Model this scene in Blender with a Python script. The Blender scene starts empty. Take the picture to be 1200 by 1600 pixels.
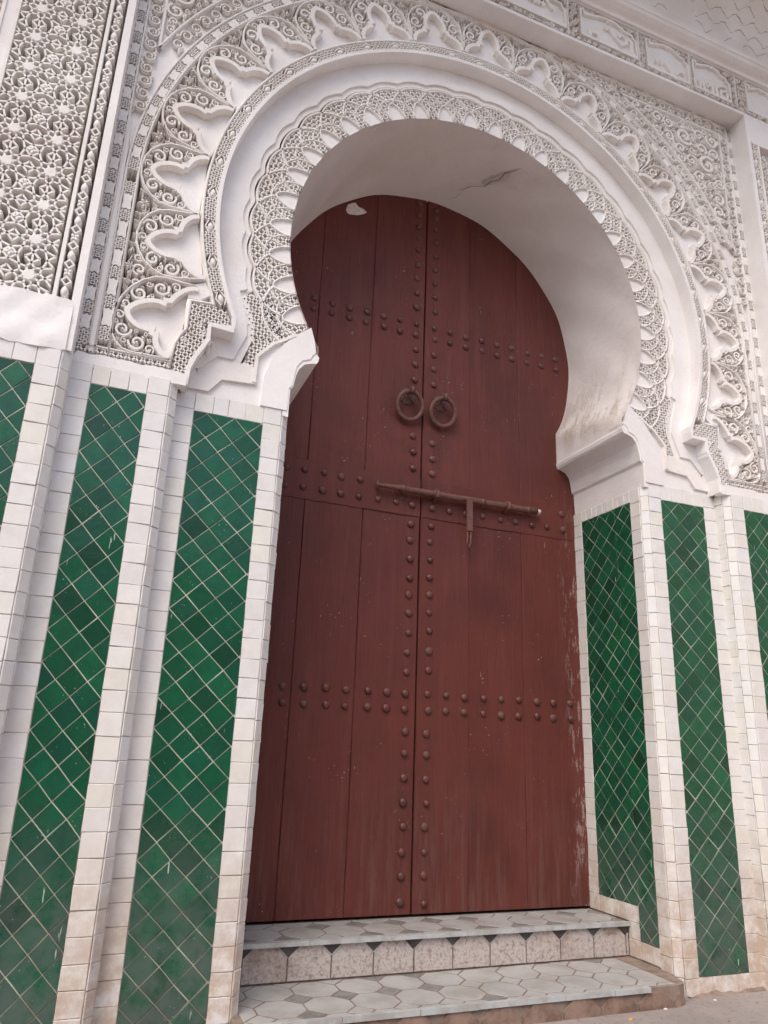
import bpy, math, random
import numpy as np
from mathutils import Matrix, Vector
rnd = random.Random(7)
sc = bpy.context.scene
COL = sc.collection
rad = math.radians

# ------------------------------------------------------------------ camera, sky, sun, exposure
FPX, PITCH, YAW, ROLL = 1145.556, .3064, .3717, .0391
def cam_axes():
    c, s = math.cos, math.sin
    B = np.array([[1, 0, 0], [0, 0, -1], [0, 1, 0.]])
    yaw = np.array([[c(YAW), 0, -s(YAW)], [0, 1, 0], [s(YAW), 0, c(YAW)]])
    pit = np.array([[1, 0, 0], [0, c(PITCH), s(PITCH)], [0, -s(PITCH), c(PITCH)]])
    rol = np.array([[c(ROLL), -s(ROLL), 0], [s(ROLL), c(ROLL), 0], [0, 0, 1]])
    return rol @ pit @ yaw @ B
R = cam_axes()
cd = bpy.data.cameras.new('camera'); cam = bpy.data.objects.new('camera', cd); COL.objects.link(cam)
cd.sensor_fit = 'HORIZONTAL'; cd.sensor_width = 36; cd.lens = 36 * FPX / 1200
cd.clip_start = .05; cd.clip_end = 500
m = Matrix.Identity(4)
for i in range(3):
    m[i][0] = R[0][i]; m[i][1] = -R[1][i]; m[i][2] = -R[2][i]
m[0][3], m[1][3], m[2][3] = -1.8548, -3.3013, .8708
cam.matrix_world = m
sc.camera = cam
sc.render.resolution_x, sc.render.resolution_y = 768, 1024

SUN_EL, SUN_AZ = 54, 226        # azimuth measured clockwise from +Y; 225 = from the front left
w = bpy.data.worlds.new('World'); sc.world = w; w.use_nodes = True
nt = w.node_tree; nt.nodes.clear()
sky = nt.nodes.new('ShaderNodeTexSky'); sky.sky_type = 'NISHITA'; sky.sun_disc = False
sky.sun_elevation = rad(SUN_EL); sky.sun_rotation = rad(SUN_AZ); sky.air_density = 1.0; sky.dust_density = 4.0; sky.ozone_density = .6
bg = nt.nodes.new('ShaderNodeBackground'); bg.inputs[1].default_value = .125
out = nt.nodes.new('ShaderNodeOutputWorld')
nt.links.new(sky.outputs[0], bg.inputs[0]); nt.links.new(bg.outputs[0], out.inputs[0])
sd = bpy.data.lights.new('sun', 'SUN'); sun = bpy.data.objects.new('sun', sd); COL.objects.link(sun)
sd.energy = 1.0; sd.angle = rad(48); sd.color = (1, .945, .88)
az, el = rad(SUN_AZ), rad(SUN_EL)
sdir = Vector((math.sin(az) * math.cos(el), math.cos(az) * math.cos(el), math.sin(el)))
sun.rotation_euler = sdir.to_track_quat('Z', 'Y').to_euler()
sun.location = sdir * 20
vs = sc.view_settings; vs.view_transform = 'Standard'; vs.look = 'None'; vs.exposure = .84; vs.gamma = 1
vs.use_curve_mapping = False
sc.cycles.max_bounces = 7; sc.cycles.diffuse_bounces = 5; sc.cycles.glossy_bounces = 3

# ------------------------------------------------------------------ materials
def srgb(r, g, b):
    f = lambda v: ((v / 255 + .055) / 1.055) ** 2.4 if v > 10 else v / 255 / 12.92
    return (f(r), f(g), f(b), 1)
class Mat:
    def __init__(s, name):
        s.m = bpy.data.materials.new(name); s.m.use_nodes = True; s.t = s.m.node_tree; s.n = s.t.nodes
        s.p = s.n['Principled BSDF']; s.tc = s.n.new('ShaderNodeTexCoord'); s.geo = s.n.new('ShaderNodeNewGeometry')
        s.pos = s.geo.outputs['Position']
    def L(s, a, b): s.t.links.new(a, b)
    def noise(s, scale, detail=4, rough=.55, vec=None, stretch=None, dist=0):
        n = s.n.new('ShaderNodeTexNoise'); n.inputs['Scale'].default_value = scale; n.inputs['Detail'].default_value = detail
        n.inputs['Roughness'].default_value = rough; n.inputs['Distortion'].default_value = dist
        v = vec or s.pos
        if stretch:
            mp = s.n.new('ShaderNodeMapping'); mp.inputs['Scale'].default_value = stretch; s.L(v, mp.inputs[0]); v = mp.outputs[0]
        s.L(v, n.inputs['Vector']); return n.outputs['Fac']
    def voro(s, scale, feat='F1', vec=None, rnd_=1):
        n = s.n.new('ShaderNodeTexVoronoi'); n.feature = feat; n.inputs['Scale'].default_value = scale
        n.inputs['Randomness'].default_value = rnd_
        s.L(vec or s.pos, n.inputs['Vector']); return n.outputs['Distance']
    def ramp(s, v, a, b, lo=0, hi=1):
        r = s.n.new('ShaderNodeMapRange'); r.inputs[1].default_value = a; r.inputs[2].default_value = b
        r.inputs[3].default_value = lo; r.inputs[4].default_value = hi; r.interpolation_type = 'SMOOTHSTEP'
        s.L(v, r.inputs[0]); return r.outputs[0]
    def math(s, op, a, b):
        r = s.n.new('ShaderNodeMath'); r.operation = op
        for i, v in enumerate((a, b)):
            if isinstance(v, (int, float)): r.inputs[i].default_value = v
            else: s.L(v, r.inputs[i])
        return r.outputs[0]
    def mix(s, f, a, b):
        r = s.n.new('ShaderNodeMix'); r.data_type = 'RGBA'
        for k, v in ((0, f), (6, a), (7, b)):
            if isinstance(v, (int, float, tuple)): r.inputs[k].default_value = v
            else: s.L(v, r.inputs[k])
        return r.outputs[2]
    def xyz(s):
        q = s.n.new('ShaderNodeSeparateXYZ'); s.L(s.pos, q.inputs[0]); return q.outputs
    def orand(s):
        return s.n.new('ShaderNodeObjectInfo').outputs['Random']
    def col(s, v):
        if isinstance(v, tuple): s.p.inputs['Base Color'].default_value = v
        else: s.L(v, s.p.inputs['Base Color'])
    def rough(s, v):
        if isinstance(v, (int, float)): s.p.inputs['Roughness'].default_value = v
        else: s.L(v, s.p.inputs['Roughness'])
    def bump(s, h, strength, dist=.004):
        b = s.n.new('ShaderNodeBump'); b.inputs['Strength'].default_value = strength; b.inputs['Distance'].default_value = dist
        s.L(h, b.inputs['Height']); s.L(b.outputs[0], s.p.inputs['Normal'])
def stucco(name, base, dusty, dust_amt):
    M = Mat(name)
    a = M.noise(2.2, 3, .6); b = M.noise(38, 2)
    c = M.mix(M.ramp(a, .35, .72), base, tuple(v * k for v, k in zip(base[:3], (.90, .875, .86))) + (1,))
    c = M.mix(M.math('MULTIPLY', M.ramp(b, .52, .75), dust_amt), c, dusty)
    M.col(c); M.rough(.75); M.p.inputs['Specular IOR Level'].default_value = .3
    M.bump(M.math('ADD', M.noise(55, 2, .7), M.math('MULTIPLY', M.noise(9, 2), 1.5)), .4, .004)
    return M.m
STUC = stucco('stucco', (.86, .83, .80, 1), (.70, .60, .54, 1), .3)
STUC_BG = stucco('stucco_recess', (.42, .305, .25, 1), (.25, .14, .10, 1), .6)  # brown dust colour, also darkened so the carved holes read as deeper shade
PLASTER = stucco('plaster', (.85, .83, .82, 1), (.70, .62, .57, 1), .15)

def soffit_mat():
    M = Mat('soffit_plaster'); x, y, z = M.xyz()
    base = M.mix(M.ramp(M.noise(1.6, 5), .35, .75), (.80, .755, .735, 1), (.71, .655, .635, 1))
    # flaked, weather-stained patch low on the right side of the arch
    sx = M.ramp(x, .75, 1.0); sz = M.math('MULTIPLY', M.ramp(z, 2.75, 2.95), M.ramp(z, 3.55, 2.95))
    n = M.noise(5, 6, .7, stretch=(1, 2.2, .6))
    k = M.math('MULTIPLY', M.math('MULTIPLY', sx, sz), M.ramp(n, .40, .60))
    base = M.mix(M.math('MULTIPLY', k, .55), base, (.46, .36, .27, 1))
    fl = M.ramp(M.noise(24, 6, .75), .45, .55)
    M.col(base); M.rough(.7)
    h = M.math('ADD', M.math('MULTIPLY', M.noise(4, 4), 3.0), M.math('MULTIPLY', M.math('MULTIPLY', k, fl), 1.2))
    h = M.math('ADD', h, M.math('MULTIPLY', M.noise(30, 4), .4))
    h = M.math('ADD', h, M.math('MULTIPLY', M.noise(11, 3, .6), 1.0))
    M.bump(h, .55, .006)
    return M.m
SOFFIT = soffit_mat()

def tile_mat(name, cols, dirt, speck, rough, tone):
    M = Mat(name); x, y, z = M.xyz(); r = M.orand()
    rp = M.n.new('ShaderNodeValToRGB'); rp.color_ramp.interpolation = 'LINEAR'
    while len(rp.color_ramp.elements) < len(cols): rp.color_ramp.elements.new(.5)
    for i, c in enumerate(cols):
        rp.color_ramp.elements[i].position = i / (len(cols) - 1); rp.color_ramp.elements[i].color = c
    M.L(r, rp.inputs[0]); c = rp.outputs[0]
    mot = M.noise(16, 5, .65)
    c = M.mix(M.ramp(mot, .35, .7), c, M.mix(tone[1], c, tone[0]))
    # splashed street dirt: patchy, thickest on the lowest courses
    low = M.ramp(z, .75, -.15)
    d = M.math('MULTIPLY', low, M.ramp(M.noise(9, 5, .7), .28, .62))
    c = M.mix(M.math('MULTIPLY', d, dirt[1]), c, dirt[0])
    if speck:
        sp = M.math('MULTIPLY', M.ramp(M.noise(130, 2, .5), .705, .74), M.ramp(M.noise(7, 3), .45, .6))
        sc_ = M.math('MULTIPLY', M.ramp(M.noise(60, 2, .5, stretch=(1, 1, .16)), .72, .75), M.ramp(M.noise(4, 3), .5, .62))
        c = M.mix(M.math('MAXIMUM', sp, M.math('MULTIPLY', sc_, .8)), c, speck)
    M.col(c)
    M.rough(M.math('ADD', M.ramp(mot, .3, .8, rough, rough + .12), M.math('MULTIPLY', d, .45)))
    M.p.inputs['IOR'].default_value = 1.46
    M.bump(M.math('ADD', M.noise(14, 3), M.math('MULTIPLY', M.noise(70, 3), .25)), .25, .006)
    return M.m
GREEN = tile_mat('green_glaze', [(.003, .048, .022, 1), (.005, .082, .036, 1), (.006, .098, .044, 1), (.008, .120, .050, 1), (.004, .068, .038, 1), (.007, .105, .054, 1), (.005, .088, .034, 1)],
                 ((.12, .135, .13, 1), .62), (.55, .6, .55, 1), .16, ((.004, .05, .03, 1), .55))
WHITE = tile_mat('white_glaze', [(.77, .755, .73, 1), (.79, .775, .76, 1), (.75, .74, .725, 1), (.78, .78, .785, 1), (.76, .745, .68, 1), (.80, .79, .78, 1)],
                 ((.44, .31, .22, 1), .75), None, .28, ((.62, .58, .53, 1), .35))
def grout_mat(name, c0, c1):
    M = Mat(name); x, y, z = M.xyz()
    low = M.math('MULTIPLY', M.ramp(z, .8, -.1), M.ramp(M.noise(4, 5), .3, .6))
    c = M.mix(M.ramp(M.noise(12, 4), .35, .7), c0, tuple(v * .72 for v in c0[:3]) + (1,))
    M.col(M.mix(low, c, c1)); M.rough(.9); M.bump(M.noise(120, 3), .4, .003); return M.m
GROUT_G = grout_mat('green_panel_grout', (.56, .57, .47, 1), (.28, .22, .18, 1))
GROUT_W = grout_mat('white_tile_grout', (.46, .40, .35, 1), (.16, .10, .07, 1))

def door_mat():
    M = Mat('painted_wood'); x, y, z = M.xyz(); r = M.orand()
    g = M.noise(9, 6, .7, stretch=(14, 14, .55), dist=.3); g2 = M.noise(2.2, 3)
    c = M.mix(M.ramp(g2, .3, .75), (.138, .036, .028, 1), (.092, .026, .022, 1))
    c = M.mix(M.math('MULTIPLY', r, .35), c, (.152, .043, .034, 1))
    c = M.mix(M.math('MULTIPLY', M.ramp(g, .48, .72), .42), c, (.070, .021, .018, 1))
    c = M.mix(M.math('MULTIPLY', M.ramp(M.noise(3.1, 4, .6, stretch=(5, 5, .35)), .50, .72), .38), c, (.165, .052, .042, 1))
    dust = M.math('MULTIPLY', M.ramp(z, .9, .0), M.ramp(M.noise(5, 6, .7, stretch=(6, 6, .5)), .42, .75))
    c = M.mix(M.math('MULTIPLY', dust, .45), c, (.19, .12, .105, 1))
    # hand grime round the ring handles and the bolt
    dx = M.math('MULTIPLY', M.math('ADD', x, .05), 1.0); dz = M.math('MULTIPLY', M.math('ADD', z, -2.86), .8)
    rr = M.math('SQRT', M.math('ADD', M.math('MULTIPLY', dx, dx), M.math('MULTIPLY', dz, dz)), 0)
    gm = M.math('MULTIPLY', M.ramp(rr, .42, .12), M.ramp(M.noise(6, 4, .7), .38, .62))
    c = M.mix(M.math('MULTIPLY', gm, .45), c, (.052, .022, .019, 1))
    sp = M.math('MULTIPLY', M.ramp(M.noise(75, 2, .5), .70, .73), M.ramp(M.noise(3, 4, .7), .53, .64))
    st = M.math('MULTIPLY', M.ramp(M.noise(45, 2, .5, stretch=(1, 1, .2)), .74, .77), M.ramp(M.noise(3, 3), .5, .65))
    edge = M.math('MULTIPLY', M.math('MULTIPLY', M.ramp(x, .93, 1.09), M.ramp(z, 2.6, 1.9)), M.ramp(M.noise(21, 6, .8, stretch=(1.5, 1, .35)), .535, .60))
    k = M.math('MAXIMUM', M.math('MULTIPLY', M.math('MAXIMUM', sp, st), .8), M.math('MULTIPLY', edge, .55))
    c = M.mix(k, c, (.46, .38, .35, 1))
    M.col(c); M.rough(M.ramp(g, .3, .7, .42, .60)); M.p.inputs['Specular IOR Level'].default_value = .25
    M.bump(M.math('ADD', g, M.math('MULTIPLY', M.noise(5, 3), 1.2)), .5, .006)
    return M.m
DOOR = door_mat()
def simple(name, c, r, c2=None, sc_=20, bump=.3, metal=0, dist=.003):
    M = Mat(name)
    if c2: M.col(M.mix(M.ramp(M.noise(sc_, 5, .65), .38, .66), c, c2))
    else: M.col(c)
    M.rough(r); M.p.inputs['Metallic'].default_value = metal
    if bump: M.bump(M.noise(sc_ * 4, 4), bump, dist)
    return M.m
def iron_mat():
    M = Mat('painted_iron'); r = M.orand()
    c = M.mix(M.ramp(M.noise(30, 4), .38, .66), (.135, .040, .034, 1), (.095, .034, .029, 1))
    c = M.mix(M.math('MULTIPLY', M.ramp(r, .45, 1.0), .7), c, (.13, .062, .045, 1))
    c = M.mix(M.math('MULTIPLY', M.ramp(r, .35, .0), .55), c, (.06, .026, .023, 1))
    M.col(c); M.rough(M.ramp(r, 0, 1, .36, .6)); M.bump(M.noise(90, 3), .5, .003); return M.m
IRON = iron_mat()
RUST = simple('rusty_iron', (.16, .065, .05, 1), .6, (.10, .045, .035, 1), 45, .6)
PAINTW = simple('white_paint', (.75, .68, .66, 1), .6, (.6, .52, .5, 1), 40)
DARKGAP = simple('dark_wood', (.02, .009, .008, 1), .9)
TREAD = simple('pale_marble_tile', (.42, .42, .415, 1), .38, (.33, .32, .305, 1), 6, .15)
INSET = simple('grey_inset_tile', (.24, .235, .23, 1), .4, (.16, .15, .145, 1), 15, .15)
DARKT = simple('dark_triangle_tile', (.085, .075, .07, 1), .45, (.055, .048, .045, 1), 15, .15)
def granite():
    M = Mat('pink_granite_tile')
    v = M.voro(85); n = M.noise(45, 4)
    c = M.mix(M.ramp(v, .25, .62), (.40, .345, .32, 1), (.50, .45, .425, 1))
    c = M.mix(M.ramp(n, .52, .66), c, (.29, .24, .22, 1))
    x, y, z = M.xyz()
    c = M.mix(M.math('MULTIPLY', M.ramp(M.noise(3.5, 5, .7), .5, .68), .6), c, (.22, .135, .085, 1))
    M.col(c); M.rough(.5); M.bump(n, .2, .002); return M.m
GRAN = granite()
BROWN = simple('worn_brown_tile', (.30, .21, .165, 1), .7, (.17, .105, .08, 1), 9, .5)
TRIM = simple('blue_grey_trim', (.46, .49, .50, 1), .35, (.36, .355, .34, 1), 14, .3)
STEPB = simple('dusty_mortar', (.27, .21, .175, 1), .9, (.17, .125, .10, 1), 12, .6)
def ground_mat():
    M = Mat('dusty_paving')
    c = M.mix(M.ramp(M.noise(1.3, 6, .65), .3, .7), (.345, .305, .29, 1), (.26, .228, .215, 1))
    c = M.mix(M.math('MULTIPLY', M.ramp(M.noise(26, 5, .7), .5, .72), .6), c, (.15, .115, .10, 1))
    c = M.mix(M.math('MULTIPLY', M.ramp(M.voro(38), .16, .08), .5), c, (.44, .385, .355, 1))
    M.col(c); M.rough(.9); M.bump(M.math('ADD', M.noise(40, 6, .7), M.noise(8, 4)), .5, .012); return M.m
GROUND = ground_mat()
PINK = simple('pink_limewash', (.68, .57, .51, 1), .9, (.60, .49, .43, 1), 2, .4)
WOOD = simple('eave_wood', (.10, .06, .045, 1), .8, (.06, .035, .03, 1), 9, .5)
CRACK = simple('crack_dirt', (.24, .19, .17, 1), .9)
LETTER = STUC

# ------------------------------------------------------------------ mesh helpers
class MB:
    def __init__(s): s.v = []; s.f = []; s.sm = []
    def add(s, verts, faces, smooth=False):
        o = len(s.v); s.v += [tuple(q) for q in verts]
        for f in faces: s.f.append(tuple(i + o for i in f)); s.sm.append(smooth)
    def box(s, x0, x1, y0, y1, z0, z1):
        s.add([(x0, y0, z0), (x1, y0, z0), (x1, y1, z0), (x0, y1, z0), (x0, y0, z1), (x1, y0, z1), (x1, y1, z1), (x0, y1, z1)],
              [(0, 3, 2, 1), (4, 5, 6, 7), (0, 1, 5, 4), (1, 2, 6, 5), (2, 3, 7, 6), (3, 0, 4, 7)])
    def ribbon(s, path, wd, ytop, ybase, closed=False, prof='round'):
        """bar that follows an (x, z) path; its crown looks towards -Y"""
        P = np.array(path, float); n = len(P)
        if n < 2: return
        if closed: d = np.roll(P, -1, 0) - np.roll(P, 1, 0)
        else:
            d = np.empty_like(P); d[1:-1] = P[2:] - P[:-2]; d[0] = P[1] - P[0]; d[-1] = P[-1] - P[-2]
        L = np.hypot(d[:, 0], d[:, 1]); L[L == 0] = 1; d /= L[:, None]
        N = np.stack([-d[:, 1], d[:, 0]], 1)
        # mitre
        e = (np.roll(P, -1, 0) - P) if closed else np.vstack([P[1:] - P[:-1], P[-1:] - P[-2:-1]])
        le = np.hypot(e[:, 0], e[:, 1]); le[le == 0] = 1; e /= le[:, None]
        mc = np.clip(np.abs((e * d).sum(1)), .55, 1)
        N /= mc[:, None]
        if prof == 'round': pr = [(-.5, 1), (-.44, .35), (-.24, 0), (.24, 0), (.44, .35), (.5, 1)]
        elif prof == 'thin': pr = [(-.5, 1), (-.43, 0), (.43, 0), (.5, 1)]
        elif prof == 'carve': pr = [(-.5, 1), (-.47, .10), (-.38, 0), (.38, 0), (.47, .10), (.5, 1)]
        else: pr = [(-.5, 1), (-.5, .06), (-.42, 0), (.42, 0), (.5, .06), (.5, 1)]
        h = ybase - ytop; k = len(pr); V = []; F = []
        ws = wd if hasattr(wd, '__len__') else [wd] * n
        for i in range(n):
            for a, b in pr:
                q = P[i] + N[i] * a * ws[i]; V.append((q[0], ytop + b * h, q[1]))
        for i in range(n if closed else n - 1):
            j = (i + 1) % n
            for a in range(k - 1): F.append((i * k + a, i * k + a + 1, j * k + a + 1, j * k + a))
        if not closed:
            F.append(tuple(range(k))[::-1]); F.append(tuple((n - 1) * k + a for a in range(k)))
        s.add(V, F, prof == 'round')
    def plate(s, poly, ytop, ybase, bev=.0):
        n = len(poly); V = [(p[0], ytop, p[1]) for p in poly] + [(p[0], ybase, p[1]) for p in poly]
        F = [tuple(range(n))] + [(i, i + n, (i + 1) % n + n, (i + 1) % n) for i in range(n)]
        s.add(V, F)
    def band(s, A, Bq, ytop, ybase):
        """plate between two parallel (x, z) lines, with side walls"""
        n = len(A); V = [(p[0], ytop, p[1]) for p in A] + [(p[0], ytop, p[1]) for p in Bq] + [(p[0], ybase, p[1]) for p in A] + [(p[0], ybase, p[1]) for p in Bq]
        F = []
        for i in range(n - 1):
            F += [(i, i + 1, n + i + 1, n + i), (2 * n + i, 2 * n + i + 1, i + 1, i), (n + i, n + i + 1, 3 * n + i + 1, 3 * n + i)]
        s.add(V, F)
    def dome(s, cx, cz, a, b, ang, ytop, ybase, n=12, groove=0, point=1.0):
        """almond, bead or disc standing proud of the face"""
        V = []; F = []; rings = [(1, 1), (.95, .16), (.72, .02), (0, 0)]
        ca, sa = math.cos(ang), math.sin(ang); h = ybase - ytop
        for q, hh in rings[:-1]:
            for i in range(n):
                t = 2 * math.pi * i / n; u, v = math.cos(t), math.sin(t)
                v = v * (1 - abs(u) ** 2 * (point - 1)) if point > 1 else v
                u, v = u * a * q, v * b * q
                V.append((cx + u * ca - v * sa, ytop + hh * h, cz + u * sa + v * ca))
        V.append((cx, ytop, cz)); c = len(V) - 1
        for r in range(2):
            for i in range(n): F.append((r * n + i, r * n + (i + 1) % n, (r + 1) * n + (i + 1) % n, (r + 1) * n + i))
        for i in range(n): F.append((2 * n + i, 2 * n + (i + 1) % n, c))
        s.add(V, F, True)
    def tube(s, pts, r, n=10, closed=False):
        P = [Vector(p) for p in pts]; m_ = len(P); V = []; F = []
        for i in range(m_):
            if closed: d = P[(i + 1) % m_] - P[i - 1]
            else: d = P[min(i + 1, m_ - 1)] - P[max(i - 1, 0)]
            d.normalize(); up = Vector((0, 1, 0)) if abs(d.y) < .9 else Vector((1, 0, 0))
            a = d.cross(up).normalized(); b = d.cross(a)
            rr = r[i] if hasattr(r, '__len__') else r
            for k in range(n):
                t = 2 * math.pi * k / n; V.append(P[i] + (a * math.cos(t) + b * math.sin(t)) * rr)
        for i in range(m_ if closed else m_ - 1):
            j = (i + 1) % m_
            for k in range(n): F.append((i * n + k, i * n + (k + 1) % n, j * n + (k + 1) % n, j * n + k))
        if not closed: F += [tuple(range(n))[::-1], tuple((m_ - 1) * n + k for k in range(n))]
        s.add(V, F, True)
    def mesh(s, name, mat):
        me = bpy.data.meshes.new(name); me.from_pydata(s.v, [], s.f); me.materials.append(mat)
        me.polygons.foreach_set('use_smooth', s.sm); me.update(); return me
    def build(s, name, mat, parent=None, kind=None):
        return obj(name, s.mesh(name, mat), parent, kind)
def obj(name, me, parent=None, kind=None, M=None):
    o = bpy.data.objects.new(name, me); COL.objects.link(o)
    if parent: o.parent = parent
    if kind: o['kind'] = kind
    if M is not None: o.matrix_local = M
    return o
def thing(name, label, cat, group=None, loc=(0, 0, 0)):
    o = bpy.data.objects.new(name, None); COL.objects.link(o); o['label'] = label; o['category'] = cat; o.location = loc
    if group: o['group'] = group
    return o
def tag(o, label, cat, group=None):
    o['label'] = label; o['category'] = cat
    if group: o['group'] = group
    return o

ZC = 3.48                                   # arch centre height
def pol(r, th): t = rad(th); return (r * math.sin(t), ZC + r * math.cos(t))
def arc(r, a, b, n): return [pol(r, a + (b - a) * i / n) for i in range(n + 1)]
def mirror(pts, s): return [(p[0] * s, p[1]) for p in pts]
def lines_in(inside, mapf, u0, u1, v0, v1, pitch, ds, slopes=(1, -1)):
    """diagonal lattice lines in (u, v), cut to a region, mapped to (x, z)"""
    res = []; H = v1 - v0
    for sl in slopes:
        u = u0 - H
        while u < u1 + H:
            run = []; t = 0.
            while t <= H + 1e-6:
                a = u + (t if sl > 0 else H - t); b = v0 + t
                if u0 <= a <= u1 and inside(a, b): run.append((a, b))
                else:
                    if len(run) > 1: res.append([mapf(*q) for q in (run[0], run[len(run) // 2], run[-1])])
                    run = []
                t += ds
            if len(run) > 1: res.append([mapf(*q) for q in (run[0], run[len(run) // 2], run[-1])])
            u += pitch
    return res
def pip(poly):
    P = list(poly)
    def f(x, z):
        c = False; j = len(P) - 1
        for i in range(len(P)):
            if (P[i][1] > z) != (P[j][1] > z) and x < (P[j][0] - P[i][0]) * (z - P[i][1]) / (P[j][1] - P[i][1]) + P[i][0]: c = not c
            j = i
        return c
    return f

# ornament units: in the XZ plane about the origin, base at y = 0, crown towards -Y
def spiral(r0, r1, turns, n, ph=0, cw=1):
    return [((r0 + (r1 - r0) * i / n) * math.cos(ph + cw * turns * 2 * math.pi * i / n),
             (r0 + (r1 - r0) * i / n) * math.sin(ph + cw * turns * 2 * math.pi * i / n)) for i in range(n + 1)]
def unit_volute(cw):
    b = MB(); p = spiral(.92, .30, 1.15, 20, 0, cw)
    b.ribbon(p, .30, -.022, 0, prof='carve'); b.dome(0, 0, .25, .25, 0, -.021, 0, 8)
    b.dome(-.60, -.78 * cw, .44, .22, -.9 * cw, -.019, 0, 8, point=1.6)
    b.dome(.80, -.66 * cw, .40, .21, .9 * cw, -.019, 0, 8, point=1.6)
    return b.mesh('volute', STUC)
def unit_scroll(cw):
    """one volute of a running scroll border, step 2 long, band 2 high"""
    b = MB(); p = [(-1.25, .75 * cw), (-1.0, .92 * cw)] + [(x + .02, z) for x, z in spiral(.86, .36, 1.25, 20, math.pi * .78 * cw, -cw)]
    b.ribbon(p, .20, -.024, 0, prof='carve'); b.dome(.02, 0, .17, .17, 0, -.018, 0, 8)
    b.ribbon([(.02 + .66 * math.cos(-.9 * cw), .66 * math.sin(-.9 * cw)), (.75, -.85 * cw), (1.15, -.98 * cw)], [.2, .2, .1], -.02, 0)
    return b.mesh('scroll', STUC)
def unit_leaf():
    b = MB(); b.dome(0, 0, 1, .42, 0, -.02, 0, 10, point=1.7)
    b.ribbon([(-.8, 0), (0, .06), (.85, 0)], .14, -.026, -.005, prof='thin'); return b.mesh('leaf', STUC)
def unit_palmette():
    b = MB()
    for k, (a, l) in enumerate(((90, .62), (38, .52), (142, .52), (-8, .44), (188, .44))):
        t = rad(a); b.dome(math.cos(t) * l * .62, math.sin(t) * l * .62 - .1, l * .5, l * .24, t, -.022, 0, 8, point=1.7)
    b.dome(0, -.2, .14, .14, 0, -.026, 0, 8)
    for sg in (-1, 1):
        b.ribbon([(0, -.34), (.3 * sg, -.42), (.62 * sg, -.30), (.74 * sg, -.12), (.62 * sg, 0), (.5 * sg, -.08)], .12, -.02, 0)
    return b.mesh('palmette', STUC)
VOL = {1: unit_volute(1), -1: unit_volute(-1)}; SCR = {1: unit_scroll(1), -1: unit_scroll(-1)}; LEAF = unit_leaf(); PALM = unit_palmette()
def place(name, me, x, y, z, size, ang, parent, sx=1, dep=1.0):
    """set a unit on the face at (x, z), turned by ang in the face"""
    Mt = Matrix.Translation((x, y, z)) @ Matrix.Rotation(-ang, 4, 'Y') @ Matrix.Diagonal((size * sx, dep, size, 1))
    return obj(name, me, parent, None, Mt)

# ------------------------------------------------------------------ dimensions of the place
S2, S1, D, W, CH = -.10, -.225, .6876, 1.10, .035     # face of the spandrel layer, of the outer wall, door depth, half opening, chamfer
GZ = -.265
A2, B2 = 1.651, 2.107                                   # where the spandrel layer and the outer wall step forward

# ------------------------------------------------------------------ ground and the unseen walls added to shape the light
g = MB(); n = 40
xs = np.linspace(-60, 60, 2)
g.add([(-60, -60, GZ), (60, -60, GZ), (60, 60, GZ), (-60, 60, GZ)], [(0, 1, 2, 3)])
gr = g.build('ground', GROUND); gr['kind'] = 'structure'

ow = thing('bounce_wall', 'plain pink limewashed wall added opposite the archway to bounce light, unseen behind the viewer', 'wall', loc=(0, -9, GZ))  # unseen wall, made pale and set close to bounce light onto the front
b = MB(); b.box(-14, 14, -.4, 0, 0, 4.0); b.build('wall_body', PINK, ow)
b = MB(); b.box(-14, 14, -.46, .06, 4.002, 4.15); b.build('coping', PLASTER, ow)

sb = thing('side_shade_block', 'tall pink block added out of frame at the right to shade that side', 'building', loc=(5.6, -4.4, GZ))  # unseen block added to hold back sky light from the right
b = MB(); b.box(-.8, .8, -2.6, 2.0, 0, 6.5); b.build('wall_body', PINK, sb)
b = MB(); b.box(-.9, .9, -2.7, 2.1, 6.502, 6.7); b.build('coping', PLASTER, sb)

# ------------------------------------------------------------------ tiled dado
def face_frame(p0, p1):
    d = Vector((p1[0] - p0[0], p1[1] - p0[1])); L = d.length; d /= L
    nrm = (d.y, -d.x)
    return lambda u, v, h: (p0[0] + d.x * u + nrm[0] * h, p0[1] + d.y * u + nrm[1] * h, v), L
def poly_tile(fr, pts, h, bev=.0022, tilt=.012):
    P = np.array(pts); c = P.mean(0); ext = np.abs(P - c).max() + 1e-6
    tu, tv = rnd.uniform(-tilt, tilt), rnd.uniform(-tilt, tilt); hh = h + rnd.uniform(-.0012, .0012)
    V = []; n = len(P)
    for k, (ins, dz) in enumerate(((0, -h - .004), (0, -.0022), (bev, 0))):
        for p in P:
            q = p + (c - p) * min(.4, ins / max(np.hypot(*(c - p)), 1e-4)) if ins else p
            e = q - c; z = 0 if k == 0 else hh + dz + tu * e[0] + tv * e[1]
            V.append(fr(q[0], q[1], z if k else -.002))
    F = []
    for k in range(2):
        for i in range(n): F.append((k * n + i, k * n + (i + 1) % n, (k + 1) * n + (i + 1) % n, (k + 1) * n + i))
    F.append(tuple(2 * n + i for i in range(n)))
    return V, F
def clip_poly(P, u0, u1, v0, v1):
    for ax, lim, sg in ((0, u0, 1), (0, u1, -1), (1, v0, 1), (1, v1, -1)):
        Q = []
        for i in range(len(P)):
            a, b_ = P[i], P[(i + 1) % len(P)]; da, db = (a[ax] - lim) * sg, (b_[ax] - lim) * sg
            if da >= 0: Q.append(a)
            if (da >= 0) != (db >= 0):
                t = da / (da - db); Q.append((a[0] + (b_[0] - a[0]) * t, a[1] + (b_[1] - a[1]) * t))
        P = Q
        if len(P) < 3: return []
    return P
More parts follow.
